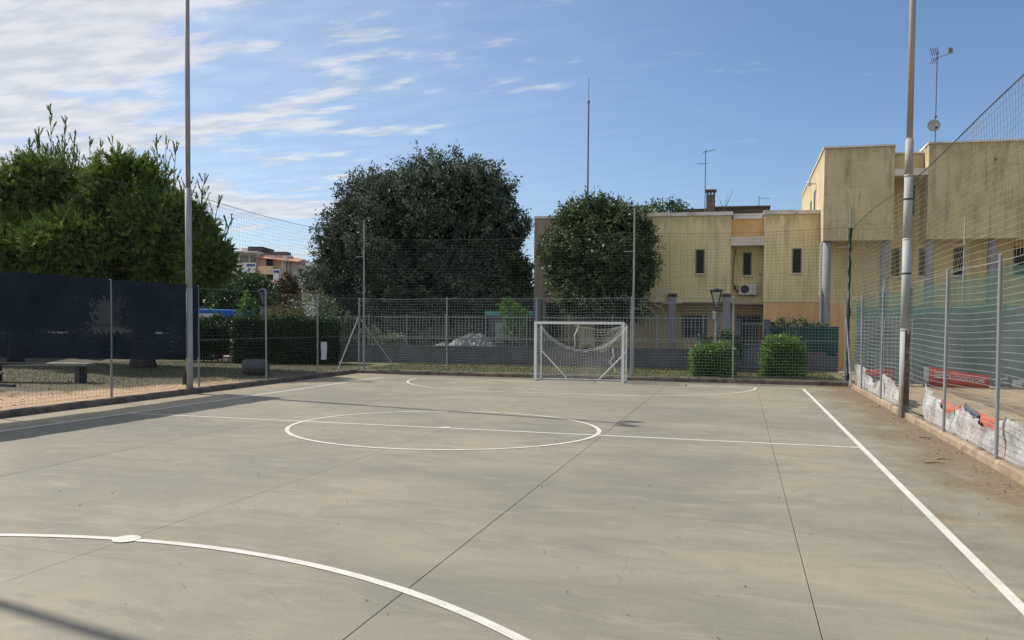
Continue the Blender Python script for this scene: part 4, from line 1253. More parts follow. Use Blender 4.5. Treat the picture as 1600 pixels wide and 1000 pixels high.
# apartment block far left
AO = Vector((-81, 105, 0)); AD = Vector((0.9716, 0.2365, 0)).normalized(); AV = Vector((-AD.y, AD.x, 0))
def APx(px, py, v=0.0):
    q = AO+AD*((px-365)*0.1148)+AV*v
    return (q.x, q.y, 2+(506.3-py)*0.115)
ab = thing('apartment_block', 'cream and peach apartment block with balconies in the distance at left', 'building', tuple(AO))
def abox(name, m, x0, y0, x1, y1, v0=0.0, v1=8.0, parent=None):
    def P(x, v, y): return APx(x, y, v)
    return MB().box(x0, v0, y1, x1, v1, y0, P).build(name, M[m], parent or ab)
abox('wall', 'apt_cream', 345, 399, 403, 530, 0, 10)
abox('roof_slab', 'coping', 343, 396.5, 404.5, 399, -1.2, 10)
abox('roof_cabin', 'roofdark', 380, 387, 403, 396.3, 2, 8)
abox('roof_cabin', 'apt_cream', 366, 388.5, 379.7, 396.3, 3, 9)
abox('wall', 'apt_pink', 403.2, 403.5, 441, 530, 0.3, 10)
abox('wall', 'apt_cream', 441.2, 405, 447, 530, -0.1, 10)
abox('wall', 'apt_white', 447.2, 411, 500, 530, 2.5, 10)
for (x0, x1, y0, y1) in ((375, 389, 402, 414), (391, 401.5, 402, 414), (375, 389, 431, 444), (391, 401.5, 431, 444)):
    w_ = abox('window', 'apt_white', x0-0.6, y0-0.6, x1+0.6, y1+0.6, -0.25, 0.1)
    abox('pane', 'frame', x0, y0, x1, y1, -0.3, -0.26, w_)
for (x0, x1, y0, y1) in ((415.5, 426, 407, 419), (416, 429, 432.5, 447)):
    w_ = abox('window', 'apt_pink', x0-0.6, y0-0.6, x1+0.6, y1+0.6, 0.0, 0.4)
    abox('pane', 'glass', x0, y0, x1, y1, -0.05, -0.01, w_)
for (x0, x1, y0, y1, m_) in ((374, 403, 414.5, 430, 'apt_white'), (374, 403, 445, 462, 'apt_white'), (407, 430, 419.5, 432, 'apt_yel'), (430.3, 441, 424, 447, 'apt_white')):
    bl = abox('balcony', m_, x0, y0, x1, y1, -1.3, -0.3)
    if x0 == 374 or x0 > 429:
        abox('balcony_cloth', 'awning', x0+1+(14 if x0 == 374 else 0), y0+2, x1-1, y0+5.5, -1.36, -1.31, bl)
for x in (444.3, 450.5, 456):
    abox('terrace_pillar', 'frame' if x > 445 else 'apt_cream', x-0.7, 411, x+0.7, 432, -1.2, -0.8)
rf = MB()
def R_(px, py, v): return APx(px, py, v)
rf.add([R_(402, 406, -1.8), R_(470, 413, -1.8), R_(470, 413, 10), R_(402, 406, 10), R_(404, 396, 4), R_(464, 405, 4)], [(0, 1, 5, 4), (1, 2, 5), (2, 3, 4, 5), (3, 0, 4), (0, 3, 2, 1)])
rf.build('roof', M['tile'], ab)
abox('eave', 'coping', 428, 404, 463, 406.5, -2.3, -1.83)
abox('chimney', 'brick', 414.5, 394.5, 440, 402, 2.5, 5)
# second house behind
h2 = thing('house', 'pale house with a red tiled roof right of the apartment block', 'building', APx(480, 500, 14))
abox('wall', 'apt_white', 458, 410.5, 512, 530, 14, 26, h2)
rf = MB(); rf.add([R_(455, 410.3, 13), R_(514, 412, 13), R_(514, 412, 27), R_(455, 410.3, 27), R_(460, 403, 20), R_(510, 405, 20)], [(0, 1, 5, 4), (1, 2, 5), (2, 3, 4, 5), (3, 0, 4), (0, 3, 2, 1)])
rf.build('roof', M['tile'], h2)
b = MB(); qa = APx(467, 405, 16)
b.tube([qa, (qa[0], qa[1], qa[2]+3.4)], 0.06, 5); b.tube([(qa[0]-0.6, qa[1], qa[2]+3.0), (qa[0]+0.6, qa[1], qa[2]+3.1)], 0.05, 5)
b.build('aerial', M['antenna'], h2)
abox('window', 'frame', 472, 430, 480, 442, 13.9, 13.99, h2)
ch_ = thing('house', 'cream rendered house seen between the left pole and the round dark tree', 'building', (-34, 38, 0))
MB().box(-42, 36, 0, -31.0, 46, 4.6).build('wall', M['apt_cream'], ch_)
b = MB(); b.add([(-42.5, 35.5, 4.6), (-30.5, 35.5, 4.6), (-30.5, 46.5, 4.6), (-42.5, 46.5, 4.6), (-40, 41, 6.1), (-33, 41, 6.1)], [(0, 1, 5, 4), (1, 2, 5), (2, 3, 4, 5), (3, 0, 4), (0, 3, 2, 1)]); b.build('roof', M['tile'], ch_)
MB().box(-33.6, 35.95, 1.6, -32.6, 35.995, 3.0).build('window', M['frame'], ch_)

# ------------------------------------------------------------------ vehicles
def vehicle(name, label, cat, loc, rotz, body_m, prof, width, glass_side, wheels, lamps, screens, group=None, extra=None):
    """prof: closed side outline (x, z); glass_side: list of side-window outlines"""
    t = thing(name, label, cat, loc, group)
    T = Matrix.Translation(Vector(loc)) @ Matrix.Rotation(rotz, 4, 'Z')
    def X(x, y, z):
        k = 1.0 if z < 0.9 else 1.0-0.10*(z-0.9)
        q = T @ Vector((x, y*k, z)); return tuple(q)
    n = len(prof); b = MB(); vs_ = []
    for yv, ins in ((-width/2, 0.05), (-width/2+0.06, 0.0), (width/2-0.06, 0.0), (width/2, 0.05)):
        cx = sum(p[0] for p in prof)/n; cz = sum(p[1] for p in prof)/n
        for (x, z) in prof:
            vs_.append(X(x-ins*(1 if x > cx else -1), yv, z-ins*(1 if z > cz else -0.3)))
    fs = [tuple(range(n)), tuple(3*n+i for i in range(n-1, -1, -1))]
    for r_ in range(3):
        for i in range(n):
            j = (i+1) % n
            fs.append((r_*n+i, (r_+1)*n+i, (r_+1)*n+j, r_*n+j))
    b.add(vs_, fs); b.build('body', body_m, t)
    for side in (-1, 1):
        for g in glass_side:
            b = MB(); b.add([X(x, side*(width/2+0.004), z) for x, z in g], [tuple(range(len(g)))]); b.build('side_window', M['glass'], t)
    for s_ in screens:
        (xa, za), (xb_, zb_2) = s_
        d = Vector((zb_2-za, 0, -(xb_-xa))).normalized()*0.012
        if d.z < 0: d = -d
        b = MB(); b.add([X(xa+d.x, -width/2+0.16, za+d.z), X(xa+d.x, width/2-0.16, za+d.z), X(xb_+d.x, width/2-0.2, zb_2+d.z), X(xb_+d.x, -width/2+0.2, zb_2+d.z)], [(0, 1, 2, 3)]); b.build('windscreen', M['glass'], t)
    for wx, wr in wheels:
        for side in (-1, 1):
            b = MB(); b.lathe([(wr*0.62, -0.10), (wr*0.95, -0.10), (wr, -0.06), (wr, 0.06), (wr*0.95, 0.10), (wr*0.62, 0.10)], (0, 0, 0), 18, 'y')
            w = b.build('wheel', M['tyre'], t)
            w.matrix_parent_inverse = Matrix.Translation(-Vector(loc)); w.matrix_basis = T @ Matrix.Translation((wx, side*(width/2-0.08), wr))
            b = MB(); b.lathe([(wr*0.2, -0.105*1), (wr*0.6, -0.104), (wr*0.6, 0.104), (wr*0.2, 0.105)], (0, 0, 0), 14, 'y'); b.build('rim', M['dish'], w)
    for (x, z, m_, nm) in lamps:
        for side in (-1, 1):
            b = MB(); sx = 1 if x > 0 else -1
            b.box(x-0.03, side*(width/2-0.36), z-0.07, x+0.03, side*(width/2-0.10), z+0.07, lambda a, c, e: X(a, c, e)); b.build(nm, m_, t)
    if extra: extra(t, X)
    return t
carprof = [(-2.0, 0.28), (2.0, 0.28), (2.06, 0.55), (2.0, 0.75), (1.1, 0.93), (0.45, 1.40), (-1.1, 1.45), (-1.85, 1.0), (-2.05, 0.9), (-2.06, 0.5)]
carglass = [[(-1.55, 1.0), (-0.35, 0.98), (-0.35, 1.36), (-1.1, 1.37)], [(-0.25, 0.98), (0.9, 0.97), (0.42, 1.33), (-0.25, 1.36)]]
cl_ = [(2.03, 0.66, M['lamp_glass'], 'headlight'), (-2.04, 0.80, M['lamp_red'], 'tail_light')]
cs_ = [((1.05, 0.96), (0.48, 1.39)), ((-1.78, 1.04), (-1.15, 1.43))]
vehicle('parked_car', 'silver hatchback parked behind the black screen, left of the left fence post', 'car', (-30.0, 20.2, 0.02), rad(14), M['silver'], carprof, 1.7, carglass, [(-1.25, 0.3), (1.3, 0.3)], cl_, cs_, 'cars parked behind the screen')
vehicle('parked_car', 'white hatchback parked behind the black screen beside the pine trunk', 'car', (-25.2, 21.8, 0.02), rad(16), M['whitecar'], carprof, 1.7, carglass, [(-1.25, 0.3), (1.3, 0.3)], cl_, cs_, 'cars parked behind the screen')
vehicle('parked_car', 'maroon hatchback parked behind the black screen near the left floodlight pole', 'car', (-20.3, 21.6, 0.02), rad(194), M['redcar'], carprof, 1.7, carglass, [(-1.25, 0.3), (1.3, 0.3)], cl_, cs_, 'cars parked behind the screen')
vanprof = [(-2.6, 0.35), (2.55, 0.35), (2.62, 0.6), (2.55, 1.15), (2.2, 1.35), (1.75, 2.25), (1.35, 2.72), (-2.45, 2.78), (-2.6, 2.6)]
def vanextra(t, X):
    for side in (-1, 1):
        b = MB(); b.box(-2.4, side*(0.99), 2.28, 0.0, side*(1.012), 2.50, lambda x, y, z: X(x, y, z)); b.build('white_stripe', M['white'], t)
        b = MB()
        for k in range(9):
            b.box(-2.3+k*0.25, side*1.0, 2.05, -2.18+k*0.25, side*1.012, 2.24, lambda x, y, z: X(x, y, z))
        b.build('stripe_row', M['white'], t)
vehicle('blue_van', 'bright blue high-roofed van parked beyond the hedge at left', 'van', (-23.0, 24.3, 0.02), rad(16.5), M['blue'], vanprof, 1.98, [[(0.3, 1.5), (1.55, 1.5), (1.35, 2.2), (0.3, 2.25)], [(-1.0, 1.5), (0.15, 1.5), (0.15, 2.2), (-1.0, 2.2)]], [(-1.7, 0.34), (1.75, 0.34)], [(2.58, 0.85, M['lamp_glass'], 'headlight'), (-2.6, 1.0, M['lamp_red'], 'tail_light')], [((2.15, 1.4), (1.8, 2.2))], extra=vanextra)

# teal kiosk behind the railing
kk = thing('kiosk', 'teal flat-roofed kiosk partly hidden by bright leaves left of the slate pillar', 'kiosk', (-5.5, 23.2, 0))
MB().box(-6.5, 22.75, 0.02, -4.4, 23.95, 2.44).build('body', M['slate'], kk)
MB().box(-6.68, 22.55, 2.445, -4.25, 24.1, 2.67).build('roof', M['teal'], kk)
MB().box(-6.2, 22.71, 1.1, -4.8, 22.745, 2.1).build('shutter', M['dish'], kk)

# ------------------------------------------------------------------ street lamps, bench, small things
def lantern(x, y, top, label):
    t = thing('street_lamp', label, 'street lamp', (x, y, 0), 'lantern lamps beyond the fence')
    z0 = top-0.78
    MB().tube([(x, y, 0.05), (x, y, 1.3), (x, y, z0)], [0.05, 0.04, 0.034], 10).build('post', M['galv'], t)
    b = MB(); b.lathe([(0.055, z0-0.10), (0.07, z0-0.05), (0.06, z0+0.04)], (x, y, 0), 10); b.build('collar', M['dark'], t)
    w0, w1 = 0.04, 0.20
    fr = MB()
    for sx in (-1, 1):
        for sy in (-1, 1):
            fr.tube([(x+sx*w0, y+sy*w0, z0), (x+sx*w1, y+sy*w1, top-0.10)], 0.024, 6)
    for a_, c_ in (((-1, -1), (1, -1)), ((1, -1), (1, 1)), ((1, 1), (-1, 1)), ((-1, 1), (-1, -1))):
        fr.tube([(x+a_[0]*w1, y+a_[1]*w1, top-0.10), (x+c_[0]*w1, y+c_[1]*w1, top-0.10)], 0.024, 6)
    f = fr.build('lantern_frame', M['dark'], t)
    b = MB(); i = 0.012
    b.add([(x-w0+i, y-w0+i, z0+.03), (x+w0-i, y-w0+i, z0+.03), (x+w0-i, y+w0-i, z0+.03), (x-w0+i, y+w0-i, z0+.03), (x-w1+.02, y-w1+.02, top-.11), (x+w1-.02, y-w1+.02, top-.11), (x+w1-.02, y+w1-.02, top-.11), (x-w1+.02, y+w1-.02, top-.11)],
          [(0, 1, 5, 4), (1, 2, 6, 5), (2, 3, 7, 6), (3, 0, 4, 7)])
    b.build('lantern_glass', M['clear'], f)
    b = MB(); b.lathe([(0.30, top-0.085), (0.31, top-0.06), (0.10, top), (0.03, top+0.03)], (x, y, 0), 4); b.build('lantern_roof', M['dark'], f)
    b = MB(); b.box(x-0.12, y-0.10, z0-0.42, x-0.02, y+0.0, z0-0.22); b.box(x-0.14, y-0.14, z0-0.2, x-0.04, y-0.05, z0-0.1); b.build('control_box', M['offwhite'], t)
    return t
lantern(4.52, 17.6, 3.48, 'black lantern lamp on a pale post behind the clipped bush left of the gate')
lantern(-16.95, 19.15, 3.68, 'black lantern lamp on a pale post rising behind the left hedge')

def bench(label, x0, y0, L, ang, h, w, loc):
    t = thing('stone_bench', label, 'bench', loc)
    d = Vector((math.cos(ang), math.sin(ang), 0)); n_ = Vector((-d.y, d.x, 0)); o = Vector(loc)
    def P(u, v, z):
        q = o+d*u+n_*v; return (q.x, q.y, q.z+z)
    MB().box(0, -w/2, h-0.08, L, w/2, h, P).build('seat_slab', M['stone'], t)
    for u in (0.25, L-0.4):
        MB().box(u, -w/2+0.05, 0, u+0.14, w/2-0.05, h-0.082, P).build('support', M['barrel'], t)
    return t
bench('long pale stone bench on the sandy ground behind the left fence', 0, 0, 3.3, rad(196), 0.60, 0.55, (-13.75, 5.35, LZ))
bench('low stone block bench at the very left edge behind the fence', 0, 0, 1.3, rad(200), 0.38, 0.5, (-15.35, 3.6, LZ))
MB().box(-19.5, 3.2, 0.1, -14.4, 3.32, 0.21).build('garden_edging', M['barrel'], None, label='low dark edging strip between sand and grass left of the fence', cat='edging')
dr = thing('concrete_drum', 'dark cement drum lying on the grass behind the left fence', 'drum', (-11.15, 10.1, LZ))
Tm = Matrix.Translation((-11.2, 10.15, LZ+0.29)) @ Matrix.Rotation(rad(20), 4, 'Z')
b = MB(); b.lathe([(0.20, -0.42), (0.24, -0.43), (0.27, -0.40), (0.285, -0.1), (0.29, 0.2), (0.27, 0.40), (0.25, 0.42), (0.18, 0.41)], n=20, axis='x')
b.v = [tuple(Tm @ Vector(q)) for q in b.v]; b.build('drum_body', M['barrel'], dr, True)
b = MB(); b.lathe([(0.275, -0.30), (0.296, -0.29), (0.298, -0.24), (0.28, -0.23)], n=20, axis='x'); b.lathe([(0.28, 0.28), (0.303, 0.29), (0.302, 0.34), (0.275, 0.35)], n=20, axis='x')
b.v = [tuple(Tm @ Vector(q)) for q in b.v]; b.build('rib', M['barrel'], dr, True)

# ------------------------------------------------------------------ vegetation
def np_mesh(name, V, F4, tint, m, parent=None, kind=None, **kw):
    me = bpy.data.meshes.new(name)
    nv, nf = len(V), len(F4)
    me.vertices.add(nv); me.vertices.foreach_set('co', np.ascontiguousarray(V, np.float32).ravel())
    me.loops.add(nf*4); me.loops.foreach_set('vertex_index', np.ascontiguousarray(F4, np.int32).ravel())
    me.polygons.add(nf)
    me.polygons.foreach_set('loop_start', np.arange(0, nf*4, 4, dtype=np.int32))
    a = me.attributes.new('tint', 'FLOAT', 'FACE'); a.data.foreach_set('value', np.ascontiguousarray(tint, np.float32))
    me.materials.append(m); me.update(calc_edges=True)
    return link(name, me, parent, kind=kind, **kw)


def unit(v):
    return v/np.maximum(np.linalg.norm(v, axis=-1, keepdims=True), 1e-9)


def leaf_quads(C, D, length, width, rng, fold=0.25):
    """one pointed quad leaf per centre, lying along D"""
    n = len(C)
    S = unit(np.cross(D, unit(rng.normal(size=(n, 3)))))
    Nn = np.cross(D, S)
    L = length*rng.uniform(0.7, 1.3, (n, 1)); W = width*rng.uniform(0.7, 1.3, (n, 1))
    V = np.empty((n, 4, 3))
    V[:, 0] = C; V[:, 1] = C+D*L*0.5+S*W*0.5+Nn*W*fold; V[:, 2] = C+D*L; V[:, 3] = C+D*L*0.5-S*W*0.5+Nn*W*fold
    return V.reshape(-1, 3), np.arange(4*n).reshape(n, 4)


def lobe_points(lobes, n, rng, lo=0.62, hi=1.04, cull=0.72):
    lb_ = np.array(lobes, float); w = (lb_[:, 3]*lb_[:, 4]*lb_[:, 5])**0.66; w /= w.sum()
    out, nor = [], []
    while sum(len(o) for o in out) < n:
        k = rng.choice(len(lb_), n, p=w)
        d = unit(rng.normal(size=(n, 3)))
        r = lo+(hi-lo)*rng.uniform(0, 1, (n, 1))**0.6
        P = lb_[k, :3]+d*lb_[k, 3:]*r
        keep = np.ones(n, bool)
        for l in lb_:
            q = np.linalg.norm((P-l[:3])/l[3:], axis=1)
            keep &= q > cull*0.9
        out.append(P[keep]); nor.append(unit(d/lb_[k, 3:])[keep])
    return np.concatenate(out)[:n], np.concatenate(nor)[:n]


def billow(lobes, k, f, seed, shrink=0.86):
    rng = np.random.default_rng(seed); out = []
    for l in lobes:
        c, r = np.array(l[:3]), np.array(l[3:])*shrink
        out.append((*c, *r))
        n = max(4, int(k*(r.mean()/2.0)**0.9))
        d = unit(rng.normal(size=(n, 3))); d[:, 2] = np.abs(d[:, 2])*1.0-0.35*(rng.uniform(size=n) < 0.4); d = unit(d)
        for q in d:
            rr = f*r.mean()*rng.uniform(0.65, 1.25)
            out.append((*(c+q*r*0.80), rr, rr, rr*rng.uniform(0.75, 1.0)))
    return out


def crown(name, lobes, clumps, per, leaf, m, parent, seed, clump_r=0.28, tuft=0.0, droop=0.0, zmin=None, lo=0.62, rough=0.35, kind=None, inner=0, inner_lobes=None):
    rng = np.random.default_rng(seed)
    P, Nn = lobe_points(lobes, clumps, rng, lo)
    # uneven outline: push clumps in and out by smooth pseudo-noise
    w = np.sin(P[:, 0]*1.9+1.3*np.sin(P[:, 2]*1.5))*np.sin(P[:, 1]*1.7+P[:, 2]*1.1)+0.6*np.sin(P[:, 0]*4.1+P[:, 2]*3.7)
    P = P+Nn*(w*rough*0.55+rng.normal(size=len(P))*rough*0.35)[:, None]
    keep = rng.uniform(size=len(P)) < 0.80+0.25*w
    P, Nn = P[keep], Nn[keep]
    n = len(P)
    sz = rng.uniform(0.55, 1.35, n)
    axis = unit(Nn+np.array([0, 0, 0.45])+rng.normal(size=(n, 3))*0.4)
    t = rng.uniform(-0.4, 1.0, (n, per))
    st = (1.0+tuft*(Nn[:, 2] > 0.35)*rng.uniform(0, 1, n))[:, None]
    C = P[:, None]+axis[:, None]*(t*clump_r*1.5*st*sz[:, None])[..., None]+rng.normal(size=(n, per, 3))*(clump_r*0.55*sz)[:, None, None]*(1.15-0.5*np.clip(t, 0, 1))[..., None]
    D = unit(axis[:, None]*0.8+rng.normal(size=(n, per, 3))*0.8+np.array([0, 0, -droop]))
    C = C.reshape(-1, 3); D = D.reshape(-1, 3)
    if zmin is not None:
        k = C[:, 2] > zmin; C, D = C[k], D[k]
    tint = np.clip(np.repeat(rng.uniform(0, 1, n)**1.6*0.9, per)[:len(C)] + rng.normal(size=len(C))*0.10, 0, 1) if zmin is None else np.clip(rng.uniform(0, 1, len(C)), 0, 1)  # random clump tone; the pale clumps also paint in glossy highlights
    V, F = leaf_quads(C, D, leaf, leaf*0.48, rng)
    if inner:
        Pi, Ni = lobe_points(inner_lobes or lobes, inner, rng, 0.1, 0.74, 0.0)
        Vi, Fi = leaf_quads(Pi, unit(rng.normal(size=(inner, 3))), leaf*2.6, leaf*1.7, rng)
        F = np.concatenate([F, Fi+len(V)]); V = np.concatenate([V, Vi]); tint = np.concatenate([tint, rng.uniform(0, 0.15, inner)])  # inner leaves get a darker tint, shading the crown's inside by colour
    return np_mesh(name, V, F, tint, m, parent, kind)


def ctree(name, label, cat, base, trunk_r, trunk_top, limbs, lobes, clumps, per, leaf, m, seed, bark='bark', group=None, **kw):
    t = thing(name, label, cat, base, group)
    b = MB(); x, y, z = base
    b.tube([(x, y, z-0.1), (x, y, z+0.25), (x+0.05, y, z+(trunk_top-z)*0.5), (x, y, trunk_top)], [trunk_r*1.5, trunk_r*1.1, trunk_r*0.9, trunk_r*0.7], 12)
    rg = random.Random(seed)
    for (lx, ly, lz, r0) in limbs:
        h0 = z+(trunk_top-z)*rg.uniform(0.55, 0.95)
        mid = (x+(lx-x)*0.5+rg.uniform(-.2, .2), y+(ly-y)*0.5+rg.uniform(-.2, .2), h0+(lz-h0)*0.6)
        b.tube([(x, y, h0), mid, (lx, ly, lz)], [r0, r0*0.7, r0*0.25], 8)
    b.build('trunk', M[bark], t, True)
    crown('crown', lobes, clumps, per, leaf, m, t, seed, **kw)
    return t


G_T = 'trees beyond the fences'
OZ = 0.95
oakl = [(-12.29, 27, 6.67, 5.24, 4.3, 4.07), (-10.64, 27, 9.28, 3.3, 3.2, 2.23), (-14.52, 27, 8.7, 2.81, 2.8, 2.04), (-8.51, 27.2, 8.9, 2.04, 2.6, 2.04), (-16.17, 26.7, 6.86, 2.13, 2.6, 2.13), (-8.51, 27, 5.5, 2.33, 2.8, 2.52), (-16.07, 26.6, 4.34, 2.52, 2.5, 1.75), (-11.51, 26, 4.14, 4.07, 3.0, 1.94), (-18.2, 26.8, 4.34, 1.16, 1.4, 1.07), (-12.58, 26.2, 8.02, 2.52, 3.2, 2.33), (-8.8, 26, 3.75, 1.94, 2.2, 1.26), (-7.6, 27, 7.2, 1.9, 2.2, 2.0), (-7.9, 26.8, 5.0, 1.7, 2.0, 1.8), (-16.9, 26.8, 5.6, 1.6, 2.0, 1.8)]
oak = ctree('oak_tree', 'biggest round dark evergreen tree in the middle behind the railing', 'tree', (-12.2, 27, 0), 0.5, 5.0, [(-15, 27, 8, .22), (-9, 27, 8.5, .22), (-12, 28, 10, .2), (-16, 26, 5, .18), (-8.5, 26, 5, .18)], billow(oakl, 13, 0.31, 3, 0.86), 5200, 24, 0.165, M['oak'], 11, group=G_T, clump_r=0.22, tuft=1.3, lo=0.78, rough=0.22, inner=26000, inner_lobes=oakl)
tr2l = [(-1.0, 22, 5.31, 2.42, 2.2, 2.42), (-1.1, 22, 6.77, 1.71, 1.6, 1.26), (0.33, 22, 6.09, 1.38, 1.6, 1.31), (-2.62, 22, 5.21, 1.23, 1.5, 1.75), (0.71, 22, 4.73, 1.14, 1.5, 1.55), (-1.0, 21.9, 3.47, 2.47, 1.7, 1.26), (-2.14, 22, 6.38, 1.04, 1.2, 0.97), (-0.24, 22, 2.79, 1.9, 1.4, 0.78)]
tr2 = ctree('magnolia_tree', 'smaller round glossy dark tree behind the goal against the yellow building', 'tree', (-1.0, 22.2, 0), 0.22, 4.0, [(-2, 22, 5.5, .1), (0.5, 22, 6, .1), (-1, 22.5, 7, .1), (0.6, 21.8, 4.2, .08)], billow(tr2l, 14, 0.32, 4, 0.83), 2700, 20, 0.155, M['magn'], 12, group=G_T, clump_r=0.17, tuft=1.2, lo=0.78, rough=0.16, inner_lobes=tr2l, inner=9000)
rngm = np.random.default_rng(77)
# pale magnolia blossoms and bare twigs on the glossy tree
P, Nn = lobe_points(tr2l[:5], 60, rngm, 0.98, 1.05, 0.9)
k = Nn[:, 1] < 0.1
b = MB()
for q in P[k][:34]:
    for a in range(5):
        aa = a*1.257
        b.add([(q[0], q[1]-0.1, q[2]), (q[0]+0.09*math.cos(aa), q[1]-0.16, q[2]+0.09*math.sin(aa)), (q[0]+0.07*math.cos(aa+.6), q[1]-0.17, q[2]+0.07*math.sin(aa+.6))], [(0, 1, 2)])
b.build('blossom', M['pale'], tr2, kind='stuff')
b = MB(); rg = random.Random(6)
for (x, z) in ((1.0, 2.75), (1.5, 2.8), (1.9, 2.9), (-0.3, 3.2), (-1.4, 2.9), (0.2, 3.15)):
    p0 = Vector((x, 20.2+rg.uniform(-.2, .2), z)); d = Vector((rg.uniform(.2, .8), 0, rg.uniform(-.5, .5)))
    p1 = p0+d*0.35; p2 = p1+Vector((0.22, 0, -0.35))*rg.uniform(.5, 1.3); p3 = p1+Vector((.05, 0, .25))
    b.tube([p0, p1, p2], [0.02, 0.014, 0.006], 5); b.tube([p1, p3], [0.012, 0.005], 4); b.tube([p0, p0+Vector((-.1, 0, .3))], [0.012, 0.005], 4)
b.build('bare_twig', M['deadwood'], tr2, kind='stuff')
ctree('small_tree', 'small leafy tree squeezed between the biggest tree and the slate pillar', 'tree', (-6.0, 26.0, 0), 0.12, 2.5, [(-6.4, 26, 4, .06), (-5.6, 26, 4.3, .06)], [(-6.1, 26, 3.7, 1.0, 1.0, 1.3), (-5.6, 25.8, 3.0, .9, .8, .9), (-6.2, 26, 4.9, .7, .7, .7)], 520, 14, 0.19, M['magn'], 13, group=G_T, clump_r=0.2, lo=0.6, rough=0.22, inner=900)
ctree('roof_tree', 'treetop showing above the flat roof of the yellow building beside the chimney', 'tree', (0.2, 42, 0), 0.3, 8.0, [(1, 42, 9, .1), (-1, 42, 9, .1)], [(0.1, 42, 9.4, 1.7, 1.5, 1.2), (-1.4, 42, 9.0, 1.0, 1.2, .9), (1.3, 42, 9.1, 1.0, 1.2, .9)], 420, 14, 0.26, M['magn'], 14, group=G_T, clump_r=0.28, rough=0.3)
ctree('round_tree', 'rounded dark green tree in front of the distant apartment block', 'tree', (-24.4, 28.3, 0), 0.2, 2.5, [(-25, 28, 4, .08), (-23.8, 28, 4, .08)], [(-24.5, 28.3, 3.5, 1.9, 1.6, 1.4), (-25.6, 28.2, 3.0, 1.1, 1.2, 1.2), (-23.3, 28.3, 3.1, 1.0, 1.2, 1.3)], 1100, 15, 0.17, M['hedge'], 15, group=G_T, clump_r=0.2, rough=0.2, inner=1500)
ctree('conifer', 'small russet columnar conifer in front of the distant apartments', 'tree', (-20.2, 26.5, 0), 0.12, 3.0, [], [(-20.2, 26.5, 3.2, .62, .6, 1.5), (-20.2, 26.5, 4.3, .42, .42, .7), (-20.3, 26.5, 2.2, .72, .7, 1.1)], 620, 16, 0.12, M['russet'], 16, group=G_T, clump_r=0.13, rough=0.1)
ctree('sapling', 'bright green sapling in front of the blue van behind the hedge', 'tree', (-19.6, 21.4, 0), 0.03, 2.6, [(-19.4, 21.4, 3.2, .02)], [(-19.6, 21.4, 3.05, .30, .3, .5), (-19.75, 21.4, 2.6, .25, .3, .35), (-19.4, 21.4, 2.7, .25, .3, .3)], 60, 12, 0.17, M['lime'], 17, clump_r=0.13, rough=0.12)
ctree('sapling', 'bright green leafy sapling in front of the teal kiosk', 'tree', (-5.0, 21.9, 0), 0.035, 2.1, [(-4.7, 21.9, 2.7, .02), (-5.3, 21.9, 2.5, .02)], [(-5.05, 21.9, 2.5, .40, .35, .40), (-5.3, 21.9, 2.85, .18, .22, .28), (-4.6, 21.9, 2.25, .38, .35, .28), (-5.0, 21.9, 1.65, .48, .4, .55)], 120, 12, 0.16, M['lime'], 18, clump_r=0.14, rough=0.12)

def bush(name, label, base, lobes, clumps, m, seed, leaf=0.13, per=13, cr=0.17, rough=0.15, cat='bush', group=None):
    t = thing(name, label, cat, base, group)
    crown('foliage', lobes, clumps, per, leaf, m, t, seed, clump_r=cr, rough=rough, lo=0.5)
    return t
bush('pale_shrub', 'pale grey-green shrub at the left foot of the biggest tree', (-16.6, 23.2, 0), [(-16.5, 23.2, 2.2, 1.2, .9, 1.2), (-15.2, 22.8, 1.6, 1.2, .9, 1.1), (-17.0, 23.4, 2.9, .7, .7, .6)], 520, M['pale'], 21, cr=0.22)
bush('yellow_shrub', 'yellowish loose shrub beside the russet conifer', (-18.3, 22.8, 0), [(-18.3, 22.8, 1.9, 1.1, .8, 1.0), (-17.7, 22.8, 1.7, .8, .7, .9)], 300, M['olive'], 22, cr=0.2)
bush('green_shrub', 'dark shrub between the lantern and the russet conifer', (-21.3, 27.2, 0), [(-21.2, 27.4, 2.7, 1.3, 1.1, 1.5), (-22.4, 27.4, 2.4, .9, 1.0, 1.2)], 480, M['hedge'], 23, cr=0.2)
bush('low_shrub', 'flowering low shrub with pale tops behind the left end of the bar railing', (-12.2, 22.4, 0), [(-12.8, 22.4, 1.1, .9, .5, .55), (-11.6, 22.4, 1.05, .8, .5, .5)], 200, M['pale'], 24, cr=0.15)
bush('low_shrub', 'pale low shrub behind the railing just left of the grey tarpaulin', (-9.6, 23.2, 0), [(-9.8, 23.2, 1.35, .5, .4, .4), (-8.6, 23.3, 1.45, .6, .4, .4), (-7.8, 23.3, 1.5, .5, .4, .35)], 160, M['pale'], 25, cr=0.13)
bush('low_shrub', 'pale low shrub behind the railing just right of the grey tarpaulin', (-5.9, 23.2, 0), [(-6.2, 23.2, 1.4, .5, .4, .35), (-5.4, 23.2, 1.25, .5, .4, .4)], 110, M['pale'], 26, cr=0.13)
bush('ivy', 'ivy spilling over the top of the dark green screen next to the gate', (7.3, 21.2, 0), [(7.0, 21.15, 2.0, .35, .22, .25), (7.8, 21.2, 2.02, .6, .2, .15), (8.6, 21.2, 2.0, .4, .2, .1), (6.85, 21.1, 1.5, .3, .22, .5)], 260, M['hedge'], 27, 0.10, 12, 0.1, 0.08, 'ivy')
bush('green_shrub', 'small dark bush behind the clipped bush and the right lantern', (4.55, 19.2, 0.13), [(4.55, 19.2, .95, .75, .5, .8), (5.0, 19.3, .9, .5, .5, .75)], 240, M['hedge'], 28, 0.11, 13, 0.13)
